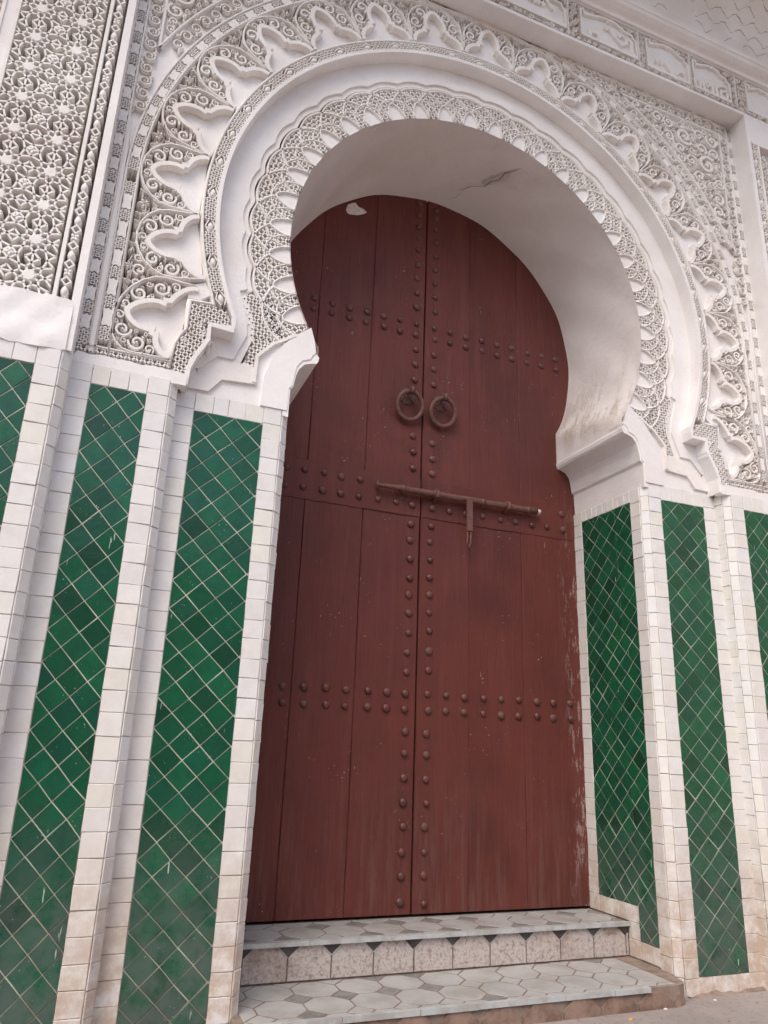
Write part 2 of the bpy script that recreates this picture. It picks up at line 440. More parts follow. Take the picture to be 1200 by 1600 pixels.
def area(P): return abs(sum(P[i][0] * P[(i + 1) % len(P)][1] - P[(i + 1) % len(P)][0] * P[i][1] for i in range(len(P)))) / 2
def white_tile(fr, u0, u1, v0, v1, parent, name='white_tile'):
    gp = .0009; j = lambda: rnd.uniform(-.0011, .0011)
    pts = [(u0 + gp + j(), v0 + gp + j()), (u1 - gp + j(), v0 + gp + j()), (u1 - gp + j(), v1 - gp + j()), (u0 + gp + j(), v1 - gp + j())]
    V, F = poly_tile(fr, pts, .006, .003, .03); b = MB(); b.add(V, F); b.build(name, WHITE, parent)
def white_col(fr, u0, u1, z0, z1, parent, pitch=.0865):
    n = max(1, round((z1 - z0) / pitch)); off = rnd.uniform(-.02, .02)
    zs = [z0] + [z0 + (z1 - z0) * i / n + rnd.uniform(-.004, .004) for i in range(1, n)] + [z1]
    for i in range(n): white_tile(fr, u0, u1, zs[i], zs[i + 1], parent)
def white_row(fr, u0, u1, z0, z1, parent, pitch=.075):
    n = max(1, round((u1 - u0) / pitch)); us = [u0 + (u1 - u0) * i / n + (rnd.uniform(-.006, .006) if 0 < i < n else 0) for i in range(n + 1)]
    for i in range(n): white_tile(fr, us[i], us[i + 1], z0, z1, parent)
def green_panel(fr, u0, u1, v0, v1, du, dv, parent, regions=None):
    b = MB(); regions = regions or [(u0, u1, v0, v1)]
    for r in regions:
        b.add([fr(r[0], r[2], .0035), fr(r[1], r[2], .0035), fr(r[1], r[3], .0035), fr(r[0], r[3], .0035)], [(0, 1, 2, 3)])
    bed = b.build('green_panel', GROUT_G, parent)
    nu, nv = int((u1 - u0) / du) + 3, int((v1 - v0) / dv) + 3; gp = .0027
    jit = {}
    def J(a, c):
        if (a, c) not in jit: jit[(a, c)] = (rnd.uniform(-.0022, .0022), rnd.uniform(-.0022, .0022))
        return jit[(a, c)]
    for i in range(-1, 2 * nu):
        for k in range(-1, 2 * nv):
            if (i + k) % 2: continue
            cu, cv = u0 + i * du / 2, v1 - k * dv / 2
            raw = [(cu - du / 2, cv, i - 1, k), (cu, cv - dv / 2, i, k + 1), (cu + du / 2, cv, i + 1, k), (cu, cv + dv / 2, i, k - 1)]
            q = [(a + J(p, r)[0], c + J(p, r)[1]) for a, c, p, r in raw]
            sh = [(a + (cu - a) * 2 * gp / du, c + (cv - c) * 2 * gp / dv) for a, c in q]
            for r in regions:
                P = clip_poly(sh, r[0] + .001, r[1] - .001, r[2] + .001, r[3] - .001)
                if len(P) >= 3 and area(P) > 6e-5:
                    V, F = poly_tile(fr, P, .0065, .0022, .026); t = MB(); t.add(V, F); t.build('green_tile', GREEN, bed)
def dado(side):
    left = side < 0
    th = thing('tiled_dado', 'green lozenge and white tile dado with stepped piers, %s of the door' % ('left' if left else 'right'), 'tiled wall',
               'tiled dadoes flanking the door', (side * 1.6, 0, GZ))
    root = th
    def F(p0, p1):
        # faces are listed from the outside of the left pier inwards; the right pier mirrors them
        if left: fr, L = face_frame(p0, p1); g_ = fr
        else:
            fr, L = face_frame((-p1[0], p1[1]), (-p0[0], p0[1])); g_ = lambda u, v, h: fr(L - u, v, h)
        ox, oz = side * 1.6, GZ
        def k(u, v, h):
            q = g_(u, v, h); return (q[0] - ox, q[1], q[2] - oz)
        return k, L
    z0 = GZ - .01
    back = MB()
    def bed(p0, p1, zt):
        fr, L = F(p0, p1)
        V = [fr(0, z0, 0), fr(L, z0, 0), fr(L, zt, 0), fr(0, zt, 0)]; back.add(V, [(0, 1, 2, 3)])
        return fr, L
    # outer wall face
    t1, t2, t3 = 2.41, 2.43, 2.437
    fr, L = bed((-2.95, S1), (-(B2 + CH), S1), t1)
    white_col(fr, L - .093, L, z0, t1 - .093, root); white_row(fr, .2, L, t1 - .093, t1, root, .085)
    green_panel(fr, L - .093 - .36, L - .093, -.18, t1 - .095, .12, .127, root)
    white_col(fr, L - .093 - .36 - .09, L - .093 - .36, z0, t1 - .093, root)
    fr, L = bed((-(B2 + CH), S1), (-B2, S1 + CH), t1); white_col(fr, 0, L, z0, t1, root)
    fr, L = bed((-B2, S1 + CH), (-B2, S2), t1 + .01); white_col(fr, 0, L, z0, t1, root)
    # spandrel pier
    fr, L = bed((-B2, S2), (-(A2 + CH), S2), t2)
    white_col(fr, 0, .09, z0, t2, root); white_col(fr, L - .094, L, z0, t2, root)
    green_panel(fr, .09, L - .094, -.185, 2.334, .1185, .127, root)
    white_row(fr, .09, L - .094, 2.334, t2, root); white_row(fr, .09, L - .094, z0, -.185, root)
    fr, L = bed((-(A2 + CH), S2), (-A2, S2 + CH), t2); white_col(fr, 0, L, z0, t2, root)
    fr, L = bed((-A2, S2 + CH), (-A2, 0), t2 + .06); white_col(fr, 0, L, z0, t2 + .02, root)
    # inner pier
    fr, L = bed((-A2, 0), (-(W + CH), 0), t3)
    white_col(fr, 0, .095, z0, t3, root); white_col(fr, L - .09, L, z0, t3, root)
    green_panel(fr, .095, L - .09, -.185, 2.343, .13, .1255, root)
    white_row(fr, .095, L - .09, 2.343, t3, root); white_row(fr, .095, L - .09, z0, -.185, root)
    fr, L = bed((-(W + CH), 0), (-W, CH), t3); white_col(fr, 0, L, z0, t3, root)
    # reveal
    fr, L = bed((-W, CH), (-W, D + .03), 2.415)
    ub = L - .03
    white_col(fr, 0, .085, z0, 2.415, root); white_col(fr, ub - .09, ub, .003, 2.415, root)
    green_panel(fr, .085, ub - .09, -.08, 2.34, .119, .12, root, [(.085, .228, -.08, 2.34), (.228, ub - .09, .088, 2.34)])
    white_row(fr, .085, ub - .09, 2.34, 2.415, root, .055)
    white_row(fr, .228, ub - .09, .003, .088, root, .058); white_row(fr, .085, .228, -.166, -.08, root, .07)
    white_row(fr, .228, .32, -.166, -.08, root, .07); white_col(fr, .228, .32, -.08, .003, root)
    back.build('mortar_bed', GROUT_W, root)
    for p0, p1 in (((-2.9, S1), (-2.142, S1)), ((-B2, S2), (-(A2 + CH), S2)), ((-A2, 0), (-(W + CH), 0))):
        fr, L = F(p0, p1); n = int(L / .02); V = []; o = MB()
        for i in range(n + 1):
            u = L * i / n; V += [fr(u, GZ + .010 + .006 * math.sin(u * 23) + .004 * math.sin(u * 61) + rnd.uniform(-.002, .002), .004), fr(u, GZ + rnd.uniform(.003, .008), .012 + rnd.uniform(0, .012)), fr(u, GZ - .01, .035 + rnd.uniform(0, .03))]
        o.add(V, [(3 * i + k, 3 * i + k + 1, 3 * i + k + 4, 3 * i + k + 3) for i in range(n) for k in range(2)], True); o.build('base_mortar', STEPB, root)
for sd_ in (-1, 1): dado(sd_)

# ------------------------------------------------------------------ carved archway
arch = thing('carved_archway', 'white carved stucco horseshoe archway framing the red double door', 'archway', loc=(0, 0, 2.4))
def P_(o):           # parts are written in world coordinates; the archway's own origin sits at z = 2.4
    o.matrix_parent_inverse = Matrix.Translation((0, 0, -2.4)); return o
# --- L3, the inner ring ----------------------------------------------------------------
RI = 1.17
def intr(th): return pol(RI, th)
PET = [-3.7 + 8.5 * j for j in range(-13, 15)]
RC = 1.19
def lobe_r(th, rho):
    d = min((th - c for c in PET), key=abs); d = max(-5.2, min(5.2, d)); t = rad(d)
    return RC * math.cos(t) + math.sqrt(max(rho * rho - (RC * math.sin(t)) ** 2, 1e-6))
footA = [(-1.407, 3.043), (-1.354, 2.87), (-1.348, 2.80), (-1.401, 2.652), (-1.479, 2.65), (-1.565, 2.56)]
footB = [(-1.374, 3.038), (-1.321, 2.902), (-1.312, 2.801), (-1.369, 2.624), (-1.473, 2.617), (-1.563, 2.519)]
footO = [(-1.58, 2.98), (-1.62, 2.90), (-1.64, 2.84), (-1.70, 2.78), (-1.72, 2.72), (-1.73, 2.58)]
TH = [-107 + 214 * i / 260 for i in range(261)]
def full(foot, rf):
    mid = [pol(rf(t), t) for t in TH]
    return foot[::-1] + mid + mirror(foot, -1)
b = MB()
# recessed bed of the ring, from the soffit edge outwards and down to the imposts
inn = [(-1.13, 2.44), (-1.13, 2.58), (-1.03, 2.77)] + arc(RI + .012, -119, 119, 120) + [(1.03, 2.77), (1.13, 2.58), (1.13, 2.44)]
outr = [(-1.70, 2.44), (-1.72, 2.50), (-1.72, 2.62)] + arc(1.66, -121, 121, 120) + [(1.72, 2.62), (1.72, 2.50), (1.70, 2.44)]
b.band(inn, outr, .115, .14)
for sg in (-1, 1): b.plate(mirror([(1.05, 2.97), (1.72, 2.97), (1.72, 2.42), (1.12, 2.42), (1.12, 2.60), (1.06, 2.76)], sg), .119, .135)
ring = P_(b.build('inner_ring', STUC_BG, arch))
def R_(o): return o
b = MB(); b.band(full(footA, lambda t: lobe_r(t, .243)), full(footO, lambda t: 1.585), -.014, .118); b.build('plain_band', PLASTER, ring)
b = MB(); b.band(full(footB, lambda t: lobe_r(t, .214)), full(footA, lambda t: lobe_r(t, .250)), -.001, .118); b.build('scalloped_fillet', STUC, ring)
def in_petal(q):
    r = math.hypot(q[0], q[1] - ZC); th = math.degrees(math.atan2(q[0], q[1] - ZC)); c = min(PET, key=lambda p: abs(p - th))
    d = rad(th - c); u, v = r * math.sin(d), r * math.cos(d) - RC
    return abs(u) < .056 * max(0, 1 - max(v + .02, 0) / .128) ** .6
# interlaced arches: an arch and a petal over every foot
for c in PET:
    x0, z0 = pol(RC, c); t = rad(c)
    def loc(u, v): return (x0 + u * math.cos(t) + v * math.sin(t), z0 - u * math.sin(t) + v * math.cos(t))
    o = MB()
    for rho in (.198, .122):
        run_ = []
        for i in range(62):
            q = None
            if i < 61:
                a = rad(-6 + 192 * i / 60); q = loc(-rho * math.cos(a), rho * math.sin(a))
                if math.hypot(q[0], q[1] - ZC) < RI + .004 or in_petal(q): q = None
            if q is not None: run_.append(q); continue
            if len(run_) > 2: o.ribbon(run_, .018 if rho > .15 else .015, -.007 if rho > .15 else -.005, .115)
            run_ = []
    o.build('arch_moulding', STUC, ring)
    pu = lambda k_: [loc(k_ * u * .050, -.02 + k_ * v * .112) for u, v in ((-1, 0), (-.97, .2), (-.86, .45), (-.62, .72), (-.3, .92), (0, 1.0), (.3, .92), (.62, .72), (.86, .45), (.97, .2), (1, 0))]
    o = MB(); o.ribbon(pu(1.06), .014, -.006, .115); o.build('petal_moulding', STUC, ring)
    o = MB(); o.plate(pu(1.0), .008, .05); o.build('petal', PLASTER, ring)
def in_ring(th, r):
    if r > lobe_r(th, .198): return False
    c = min(PET, key=lambda q: abs(q - th)); d = rad(th - c); u, v = r * math.sin(d), r * math.cos(d) - RC
    return abs(u) > .056 * max(0, 1 - max(v + .02, 0) / .13) ** .6
la = MB(); kdeg = math.degrees(1 / 1.28)
for ln in lines_in(lambda u, v: in_ring(u * kdeg, v), lambda u, v: pol(v, u * kdeg), -119 / kdeg, 119 / kdeg, RI + .006, 1.40, .041, .006):
    la.ribbon(ln, .0092, -.002, .115, prof='thin')
for sg in (-1, 1):
    strip = mirror([(-1.312, 2.81), (-1.205, 2.81), (-1.286, 2.698), (-1.284, 2.62), (-1.35, 2.645)], sg)
    f = pip(strip); X = [p[0] for p in strip]
    for ln in lines_in(f, lambda u, v: (u, v), min(X), max(X), 2.6, 2.82, .036, .005): la.ribbon(ln, .0092, -.002, .115, prof='thin')
for sg in (-1, 1):
    cx, cz = pol(RC, max(PET) if sg > 0 else min(PET)); st = mirror([(-1.40, 3.05), (-1.24, 3.05), (-1.16, 2.84), (-1.22, 2.79), (-1.33, 2.79), (-1.35, 2.88)], sg); f3 = pip(st); X = [p[0] for p in st]
    for ln in lines_in(lambda u, v: f3(u, v) and math.hypot(u - cx, v - cz) > .196, lambda u, v: (u, v), min(X), max(X), 2.78, 3.06, .036, .005): la.ribbon(ln, .0092, -.002, .115, prof='thin')
la.build('ring_lattice', STUC, ring, 'stuff')
for sg in (-1, 1):
    o = MB(); o.ribbon(mirror([(-1.10, 2.865), (-1.16, 2.82), (-1.209, 2.79), (-1.286, 2.700), (-1.288, 2.552)], sg), .018, -.016, .118, prof='flat'); o.build('foot_moulding', STUC, ring)
    o = MB(); o.plate(mirror([(-1.369, 2.632), (-1.473, 2.622), (-1.563, 2.524), (-1.58, 2.60), (-1.66, 2.60), (-1.66, 2.455), (-1.502, 2.457), (-1.445, 2.532), (-1.282, 2.545), (-1.284, 2.630), (-1.345, 2.650)], sg), -.010, .118)
    o.build('foot_plate', STUC, ring)
    o = MB(); o.plate(mirror([(-1.62, 2.43), (-1.12, 2.43), (-1.06, 2.86), (-1.14, 2.845), (-1.23, 2.765), (-1.285, 2.69), (-1.285, 2.55), (-1.62, 2.55)], sg), .006, .118); o.build('foot_base', PLASTER, ring)
    o = MB(); o.plate(mirror([(-1.02, 2.93), (-1.10, 2.865), (-1.155, 2.80), (-1.212, 2.709), (-1.240, 2.60), (-1.248, 2.436), (-1.112, 2.436), (-1.112, 2.56), (-1.095, 2.578), (-1.09, 2.635), (-1.08, 2.69), (-1.052, 2.73), (-1.01, 2.748), (-1.003, 2.768), (-.985, 2.79), (-.995, 2.85)], sg), -.013, .118)
    o.build('impost_face', PLASTER, ring)
# --- soffit and imposts -----------------------------------------------------------------
b = MB(); nth, ny = 150, 26
V = []
prof_t = [-123 + 246 * i / nth for i in range(nth + 1)]
for k in range(ny + 1):
    s_ = k / ny; y = -.004 + (D + .02) * s_; r = RI + (1.103 - RI) * s_; zc = ZC + .04 * s_
    tm = math.degrees(math.acos((2.775 - zc) / r))
    for i, t in enumerate(prof_t):
        t = t * tm / 123; tt = rad(t); dr = .006 * math.sin(t * .21 + y * 5) * math.sin(y * 9 + t * .07) * min(1, k / 3) * min(1, (tm - abs(t)) / 8)
        xx, zz = (r + dr) * math.sin(tt), zc + (r + dr) * math.cos(tt)
        if zz < ZC - .35: xx = math.copysign(max(abs(xx), .972), xx)
        V.append((xx, y, zz))
F_ = [(k * (nth + 1) + i, k * (nth + 1) + i + 1, (k + 1) * (nth + 1) + i + 1, (k + 1) * (nth + 1) + i) for k in range(ny) for i in range(nth)]
b.add(V, F_, True); soff = P_(b.build('soffit', SOFFIT, arch))
for pts, wd in (([(.36, .10), (.33, .16), (.30, .20), (.285, .27), (.255, .31), (.23, .37), (.16, .42), (.12, .47), (.08, .50)], .0032), ([(.285, .27), (.24, .26), (.21, .30)], .0022), ([(.12, .47), (.10, .56), (.06, .61)], .0016)):
    o = MB(); V = []
    for i, (x, y) in enumerate(pts):
        x += rnd.uniform(-.01, .01); s_ = y / D; r = RI + (1.103 - RI) * s_ - .012
        ww = wd * (1 if 0 < i < len(pts) - 1 else .3)
        for dx in (-ww, ww):
            xx = x + dx; V.append((xx, y, ZC + .04 * s_ + math.sqrt(r * r - xx * xx)))
    o.add(V, [(2 * i, 2 * i + 1, 2 * i + 3, 2 * i + 2) for i in range(len(pts) - 1)]); o.build('crack', CRACK, soff)
# flaked plaster scab beside the crack
o = MB(); V = []; rows = [(.17, .315, .33), (.20, .285, .335), (.23, .27, .33), (.26, .255, .315), (.29, .24, .30), (.32, .215, .275), (.35, .205, .25), (.37, .215, .225)]
for y, xa, xb in rows:
    for k in range(4):
        x = xa + (xb - xa) * k / 3 + rnd.uniform(-.004, .004); s_ = y / D; r = RI + (1.103 - RI) * s_ - .009; V.append((x, y, ZC + .04 * s_ + math.sqrt(r * r - x * x)))
o.add(V, [(4 * j + k, 4 * j + k + 1, 4 * j + k + 5, 4 * j + k + 4) for j in range(len(rows) - 1) for k in range(3)]); o.build('flaked_patch', simple('flaked_plaster', (.66, .60, .58, 1), .9, (.56, .50, .48, 1), 30, .8), soff)
IMP = [(1.135, 2.405), (1.104, 2.405), (1.104, 2.558), (1.088, 2.572), (1.084, 2.60), (1.078, 2.64), (1.066, 2.68), (1.040, 2.712), (1.0, 2.728), (.978, 2.730), (.970, 2.744), (.966, 2.768), (.978, 2.785), (1.0, 2.80), (1.10, 2.84)]
for sg in (-1, 1):
    o = MB(); V = []; ys = [-.008, .05, .2, .35, .5, D + .02]
    for y in ys: V += [(p[0] * sg + rnd.uniform(-.0015, .0015), y, p[1] + rnd.uniform(-.002, .002)) for p in IMP]
    k = len(IMP); F_ = [(j * k + i, j * k + i + 1, (j + 1) * k + i + 1, (j + 1) * k + i) for j in range(len(ys) - 1) for i in range(k - 1)] + [tuple(range(k))]
    o.add(V, F_); P_(o.build('impost', PLASTER, arch))
# --- L2, the spandrel face ---------------------------------------------------------------
foot2 = [(1.42, 2.80), (1.42, 2.752), (1.532, 2.752), (1.529, 2.676), (1.552, 2.63), (1.578, 2.576), (1.60, 2.516), (1.606, 2.425)]
line2 = mirror(foot2, -1)[::-1] + arc(1.56, -115, 115, 130) + foot2
def rect_out(p):
    """where the ray from the arch centre through p meets the frame"""
    dx, dz = p[0], p[1] - ZC; t = 1e9
    if dx: t = min(t, 2.14 / abs(dx))
    if dz > 0: t = min(t, (5.52 - ZC) / dz)
    if dz < 0: t = min(t, (ZC - 2.42) / -dz)
    return (dx * t, ZC + dz * t)
b = MB(); inn = arc(1.575, -112, 112, 180)
b.band(inn, [rect_out(p) for p in inn], S2 + .088, .03)
pe = pol(1.575, 112); qe = rect_out(pe)
for sg in (-1, 1): b.plate(mirror([pe, (1.440, 2.81), (1.440, 2.770), (1.548, 2.770), (1.548, 2.686), (1.572, 2.636), (1.598, 2.582), (1.620, 2.518), (1.626, 2.416), (2.14, 2.416), qe], sg), S2 + .0885, .03)
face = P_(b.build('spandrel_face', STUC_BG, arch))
T2 = S2                                             # crown height of the mouldings
o = MB()
off = [(p[0] * (1 + .0075), ZC + (p[1] - ZC) * (1 + .0075)) for p in arc(1.56, -114.5, 114.5, 150)]
fo = [(1.431, 2.80), (1.431, 2.763), (1.541, 2.763), (1.541, 2.682), (1.565, 2.632), (1.591, 2.578), (1.613, 2.516), (1.619, 2.425)]
o.ribbon(mirror(fo, -1)[::-1] + off + fo, .024, T2, .02, prof='flat'); o.build('arch_edge', PLASTER, face)
fo2 = [(1.592, 2.872), (1.648, 2.868), (1.645, 2.715), (1.672, 2.672), (1.69, 2.62), (1.70, 2.50)]
o = MB(); o.ribbon(mirror(fo2, -1)[::-1] + arc(1.645, -111.6, 111.6, 150) + fo2, .021, T2, S2 + .089); o.build('band_moulding', STUC, face)
# beads and lattice of the inner band
lat = MB(); bead_t = [-9.4 + 7.22 * k for k in range(-14, 17)]
for t in bead_t:
    x, z = pol(1.606, t)
    o = MB(); o.dome(x, z, .030, .0165, rad(-t), T2 + .002, S2 + .088, 12, point=1.5); o.build('bead', STUC, face)
    for s_ in (-1, 1):
        o = lat; pts = [pol(1.606 + s_ * (.0175 + .008 * math.cos(a * math.pi)), t + 1.25 * a) for a in (-1, -.5, 0, .5, 1)]
        o.ribbon(pts, .007, T2 + .003, S2 + .088, prof='thin')
kd = math.degrees(1 / 1.606)
def in_b1(u, v):
    d = min(abs(u * kd - t) for t in bead_t); return d > 1.18
for ln in lines_in(in_b1, lambda u, v: pol(v, u * kd), -111.5 / kd, 111.5 / kd, 1.582, 1.636, .0268, .003): lat.ribbon(ln, .0068, T2 + .003, S2 + .088, prof='thin')
for sg in (-1, 1):
    pl = mirror([(1.53, 2.87), (1.64, 2.862), (1.636, 2.71), (1.665, 2.665), (1.682, 2.61), (1.69, 2.47), (1.625, 2.47), (1.605, 2.57), (1.555, 2.68), (1.552, 2.772), (1.44, 2.772), (1.46, 2.85)], sg)
    f = pip(pl); X = [p[0] for p in pl]
    for ln in lines_in(f, lambda u, v: (u, v), min(X), max(X), 2.46, 2.88, .031, .004): lat.ribbon(ln, .0075, T2 + .003, S2 + .088, prof='thin')
    pl = mirror([(1.70, 2.515), (2.10, 2.515), (2.10, 2.488), (1.70, 2.488)], sg); f = pip(pl); X = [p[0] for p in pl]
    for ln in lines_in(f, lambda u, v: (u, v), min(X), max(X), 2.485, 2.53, .034, .003): lat.ribbon(ln, .0085, T2 + .003, S2 + .088, prof='thin')
# trefoil niches: frame, recessed panel, round-arched moulding, curls and a palmette between
HP = 6.3
TREF = [(k * 12.6 + .2, HP, .235) for k in range(-8, 9)]
half = [(.86, .0), (.852, .07), (.81, .16), (.725, .245), (.61, .315), (.50, .355), (.425, .365), (.41, .465), (.325, .46), (.345, .56), (.335, .67), (.285, .79), (.205, .90), (.10, .98), (0, 1.02)]
R0 = 1.662
def tre(th, hp, H, pts):
    kk = hp * rad(1) * 1.72
    return [pol(R0 + v * H, th + hp * u * (1.72 / (R0 + v * H))) for u, v in pts]
full_t = half + [(-u, v) for u, v in half[-2::-1]]
lobe = [(.97, .04), (.972, .25), (.98, .48), (.99, .64), (.945, .84), (.80, 1.02), (.57, 1.16), (.29, 1.245), (0, 1.27)]
lobe = lobe + [(-u, v) for u, v in lobe[-2::-1]]
# curls packed once into the half between trefoil and lobed moulding, then mirrored and repeated
KU, KV = .189, .235; curls = []
_in_l, _in_t = pip(lobe), pip(full_t + [(-.86, -.3), (.86, -.3)])
def _dense(P): return np.array([(P[i][0] + (P[i + 1][0] - P[i][0]) * k / 6, P[i][1] + (P[i + 1][1] - P[i][1]) * k / 6) for i in range(len(P) - 1) for k in range(6)])
_bl, _bt = _dense(lobe), _dense(full_t)
for r, tries in ((.040, 500), (.031, 700), (.023, 1200), (.016, 2200), (.011, 2500)):
    for _ in range(tries):
        u, v = rnd.uniform(0, 1), rnd.uniform(0, 1.26)
        if not _in_l(u, v) or _in_t(u, v): continue
        if np.hypot((_bl[:, 0] - u) * KU, (_bl[:, 1] - v) * KV).min() < r * .94 + .006: continue
        if np.hypot((_bt[:, 0] - u) * KU, (_bt[:, 1] - v) * KV).min() < r * .94 + .015: continue
        if u * KU < r * .5: continue
        if all(math.hypot((u - c[0]) * KU, (v - c[1]) * KV) > (r + c[2]) * .93 for c in curls): curls.append((u, v, r, rnd.choice((1, -1))))
def niche(th, hp, H):
    o = MB(); o.plate(tre(th, hp, H, full_t), S2 + .042, S2 + .089); o.build('niche_panel', PLASTER, face)
    o = MB(); o.ribbon(tre(th, hp, H, [(u * 1.05, v * 1.035) for u, v in full_t]), .027, T2 - .002, S2 + .088, prof='flat'); o.build('trefoil_frame', STUC, face)
    o = MB(); o.ribbon(tre(th, hp, H, lobe), .014, T2 - .003, S2 + .088); o.build('lobed_moulding', STUC, face)
    for sg in (-1, 1):
        for u, v, sz, cw in curls:
            if u == 0 and sg < 0: continue
            (x, z), = tre(th, hp, H, [(u * sg, v)])
            if sz < .012: place('curl_leaf', LEAF, x, S2 + .084, z, sz * 1.3, rnd.uniform(0, 6.28), face, dep=3.6)
            else: place('curl', VOL[cw * sg], x, S2 + .084, z, sz * 1.02, rad(-th) + sg * (1.1 - u) * 2.5 + (rnd.uniform(-.3, .3)), face, dep=3.7)
for a in TREF: niche(*a)
for k in range(-9, 9):
    th = (k + .5) * 12.6 + .2
    if abs(th) > 103: continue
    x, z = pol(R0 + .262, th); place('palmette', PALM, x, S2 + .084, z, .060, rad(-th), face, dep=3.7)
    for sg in (-1, 1):
        x, z = pol(R0 + .225 + .045, th + sg * 1.9); place('small_leaf', LEAF, x, S2 + .084, z, .022, rad(-th) + math.pi / 2 - sg * .5, face, dep=3.4)
        x, z = pol(R0 + .205, th + sg * .6); place('small_leaf', LEAF, x, S2 + .084, z, .024, rad(-th) + math.pi / 2 - sg * .2, face, dep=3.4)
NICHE_LOBES = [tre(*a, lobe) for a in TREF]
# stilted niches over the feet
for sg in (-1, 1):
    A = np.array([1.612, 2.955]); Bq = np.array([1.712, 2.525]); tip = np.array([1.905, 2.742])
    c = (A + Bq) / 2; u = (A - Bq) / 2; v = tip - c
    mp = lambda pts: mirror([tuple(c + u * p[0] + v * p[1]) for p in pts], sg)
    o = MB(); o.plate(mp(full_t) , S2 + .042, S2 + .089); o.build('niche_panel', PLASTER, face)
    o = MB(); o.plate(mirror([(1.60, 2.96), (1.66, 2.87), (1.66, 2.72), (1.71, 2.63), (1.72, 2.53), (1.76, 2.6), (1.72, 2.8), (1.67, 2.95)], sg), S2 + .0425, S2 + .089); o.build('niche_panel', PLASTER, face)
    o = MB(); o.ribbon(mp([(a * 1.05, b_ * 1.035) for a, b_ in full_t]), .027, T2 - .002, S2 + .088, prof='flat'); o.build('trefoil_frame', STUC, face)
    o = MB(); o.ribbon(mp([(a, b_) for a, b_ in lobe]), .014, T2 - .003, S2 + .088); o.build('lobed_moulding', STUC, face)
    o = MB(); o.plate(mirror([(1.585, 2.99), (1.66, 2.95), (1.66, 2.885), (1.60, 2.888), (1.555, 2.925)], sg), S2 + .012, S2 + .089); o.build('foot_infill', PLASTER, face)
    NICHE_LOBES.append(mp(lobe)); ang = math.atan2(v[1], v[0] * sg)
    for s2 in (-1, 1):
        for a, b_, sz, cw in curls:
            if a == 0 and s2 < 0: continue
            (x, z), = mp([(a * s2, b_)]); place('curl', VOL[cw * s2 * sg], x, S2 + .084, z, sz * 1.05, rnd.uniform(0, 6.28), face, dep=3.7)
    for (x, z, sz) in ((1.94, 2.98, .05), (1.945, 2.575, .05), (1.94, 3.06, .03), (1.90, 2.52, .03), (1.83, 2.53, .025), (1.93, 2.66, .02)):
        place('palmette', PALM, x * sg, S2 + .084, z, sz, rnd.uniform(-.6, .6) - 1.4 * sg, face, dep=3.7)
# leaves packed into what is left between the lobes and the outer ring
tests = [pip(q + [(q[0][0] * .95, ZC + (q[0][1] - ZC) * .95)]) for q in NICHE_LOBES]; lobe_pts = np.array([p for q in NICHE_LOBES for p in q])
pal_pts = [pol(R0 + .262, (k + .5) * 12.6 + .2) + (.034,) for k in range(-9, 9)]; fill = []
def free(x, z, r):
    rr = math.hypot(x, z - ZC)
    if z > ZC and rr + r > 1.958: return False
    if z <= ZC and (abs(x) + r > 1.958 or z - r < 2.535): return False
    if rr - r < 1.68 or any(t(x, z) for t in tests): return False
    if np.hypot(lobe_pts[:, 0] - x, lobe_pts[:, 1] - z).min() < r + .006: return False
    return all(math.hypot(x - p[0], z - p[1]) > (r + p[2]) * .95 for p in pal_pts + fill)
for r, tries in ((.034, 1200), (.024, 2500), (.015, 5000), (.010, 6000)):
    for _ in range(tries):
        t = rnd.uniform(-118, 118); q = rnd.uniform(1.72, 2.12); x, z = pol(q, t)
        if rnd.random() < .45: x, z = rnd.choice((-1, 1)) * rnd.uniform(1.72, 1.95), rnd.uniform(2.54, 3.4)
        if free(x, z, r):
            fill.append((x, z, r))
            if r > .02: place('filling_curl', VOL[rnd.choice((1, -1))], x, S2 + .084, z, r, rnd.uniform(0, 6.28), face, dep=3.5)
            else: place('filling_leaf', LEAF, x, S2 + .084, z, r * 1.15, rnd.uniform(0, 6.28), face, dep=3.4)
# outer ring of two mouldings with pierced groups, straight below the springing
def ring_path(r, n=110): return [(-r, 2.50)] + arc(r, -90, 90, n) + [(r, 2.50)]
o = MB(); o.ribbon(ring_path(1.968), .017, T2 - .003, S2 + .089); o.build('ring_moulding', STUC, face)
o = MB(); o.ribbon(ring_path(2.026), .017, T2 - .001, S2 + .089); o.build('ring_moulding', STUC, face)
def pierced(path_f, L, half_w, group, gap, pitch, mb, wd=.006):
    """groups of diamond piercings in a flat strip; path_f(s, t) -> (x, z)"""
    n = max(1, int(L / (group + gap))); st = L / n
    for k in range(n):
        c = (k + .5) * st
        for ln in lines_in(lambda u, v: True, path_f, c - group / 2, c + group / 2, -half_w, half_w, pitch, half_w / 6): mb.ribbon(ln, wd, T2 + .004, S2 + .089, prof='thin')
        a, e = c + group / 2, c + st - group / 2
        q = [(a - .003, half_w), ((a + e) / 2, half_w * .8), (e + .003, half_w), (e + .015, 0), (e + .003, -half_w), ((a + e) / 2, -half_w * .8), (a - .003, -half_w), (a - .015, 0)]
        if k < n - 1: mb.plate([path_f(*p) for p in q], T2 + .004, S2 + .089)
pm = MB(); pierced(lambda s, t: pol(1.997 + t, -90 + s * math.degrees(1 / 1.997)), math.pi * 1.997, .022, .080, .058, .0222, pm)
for sg in (-1, 1): pierced(lambda s, t: (sg * (1.997 + t), 3.48 - s), .96, .022, .080, .058, .0222, pm)
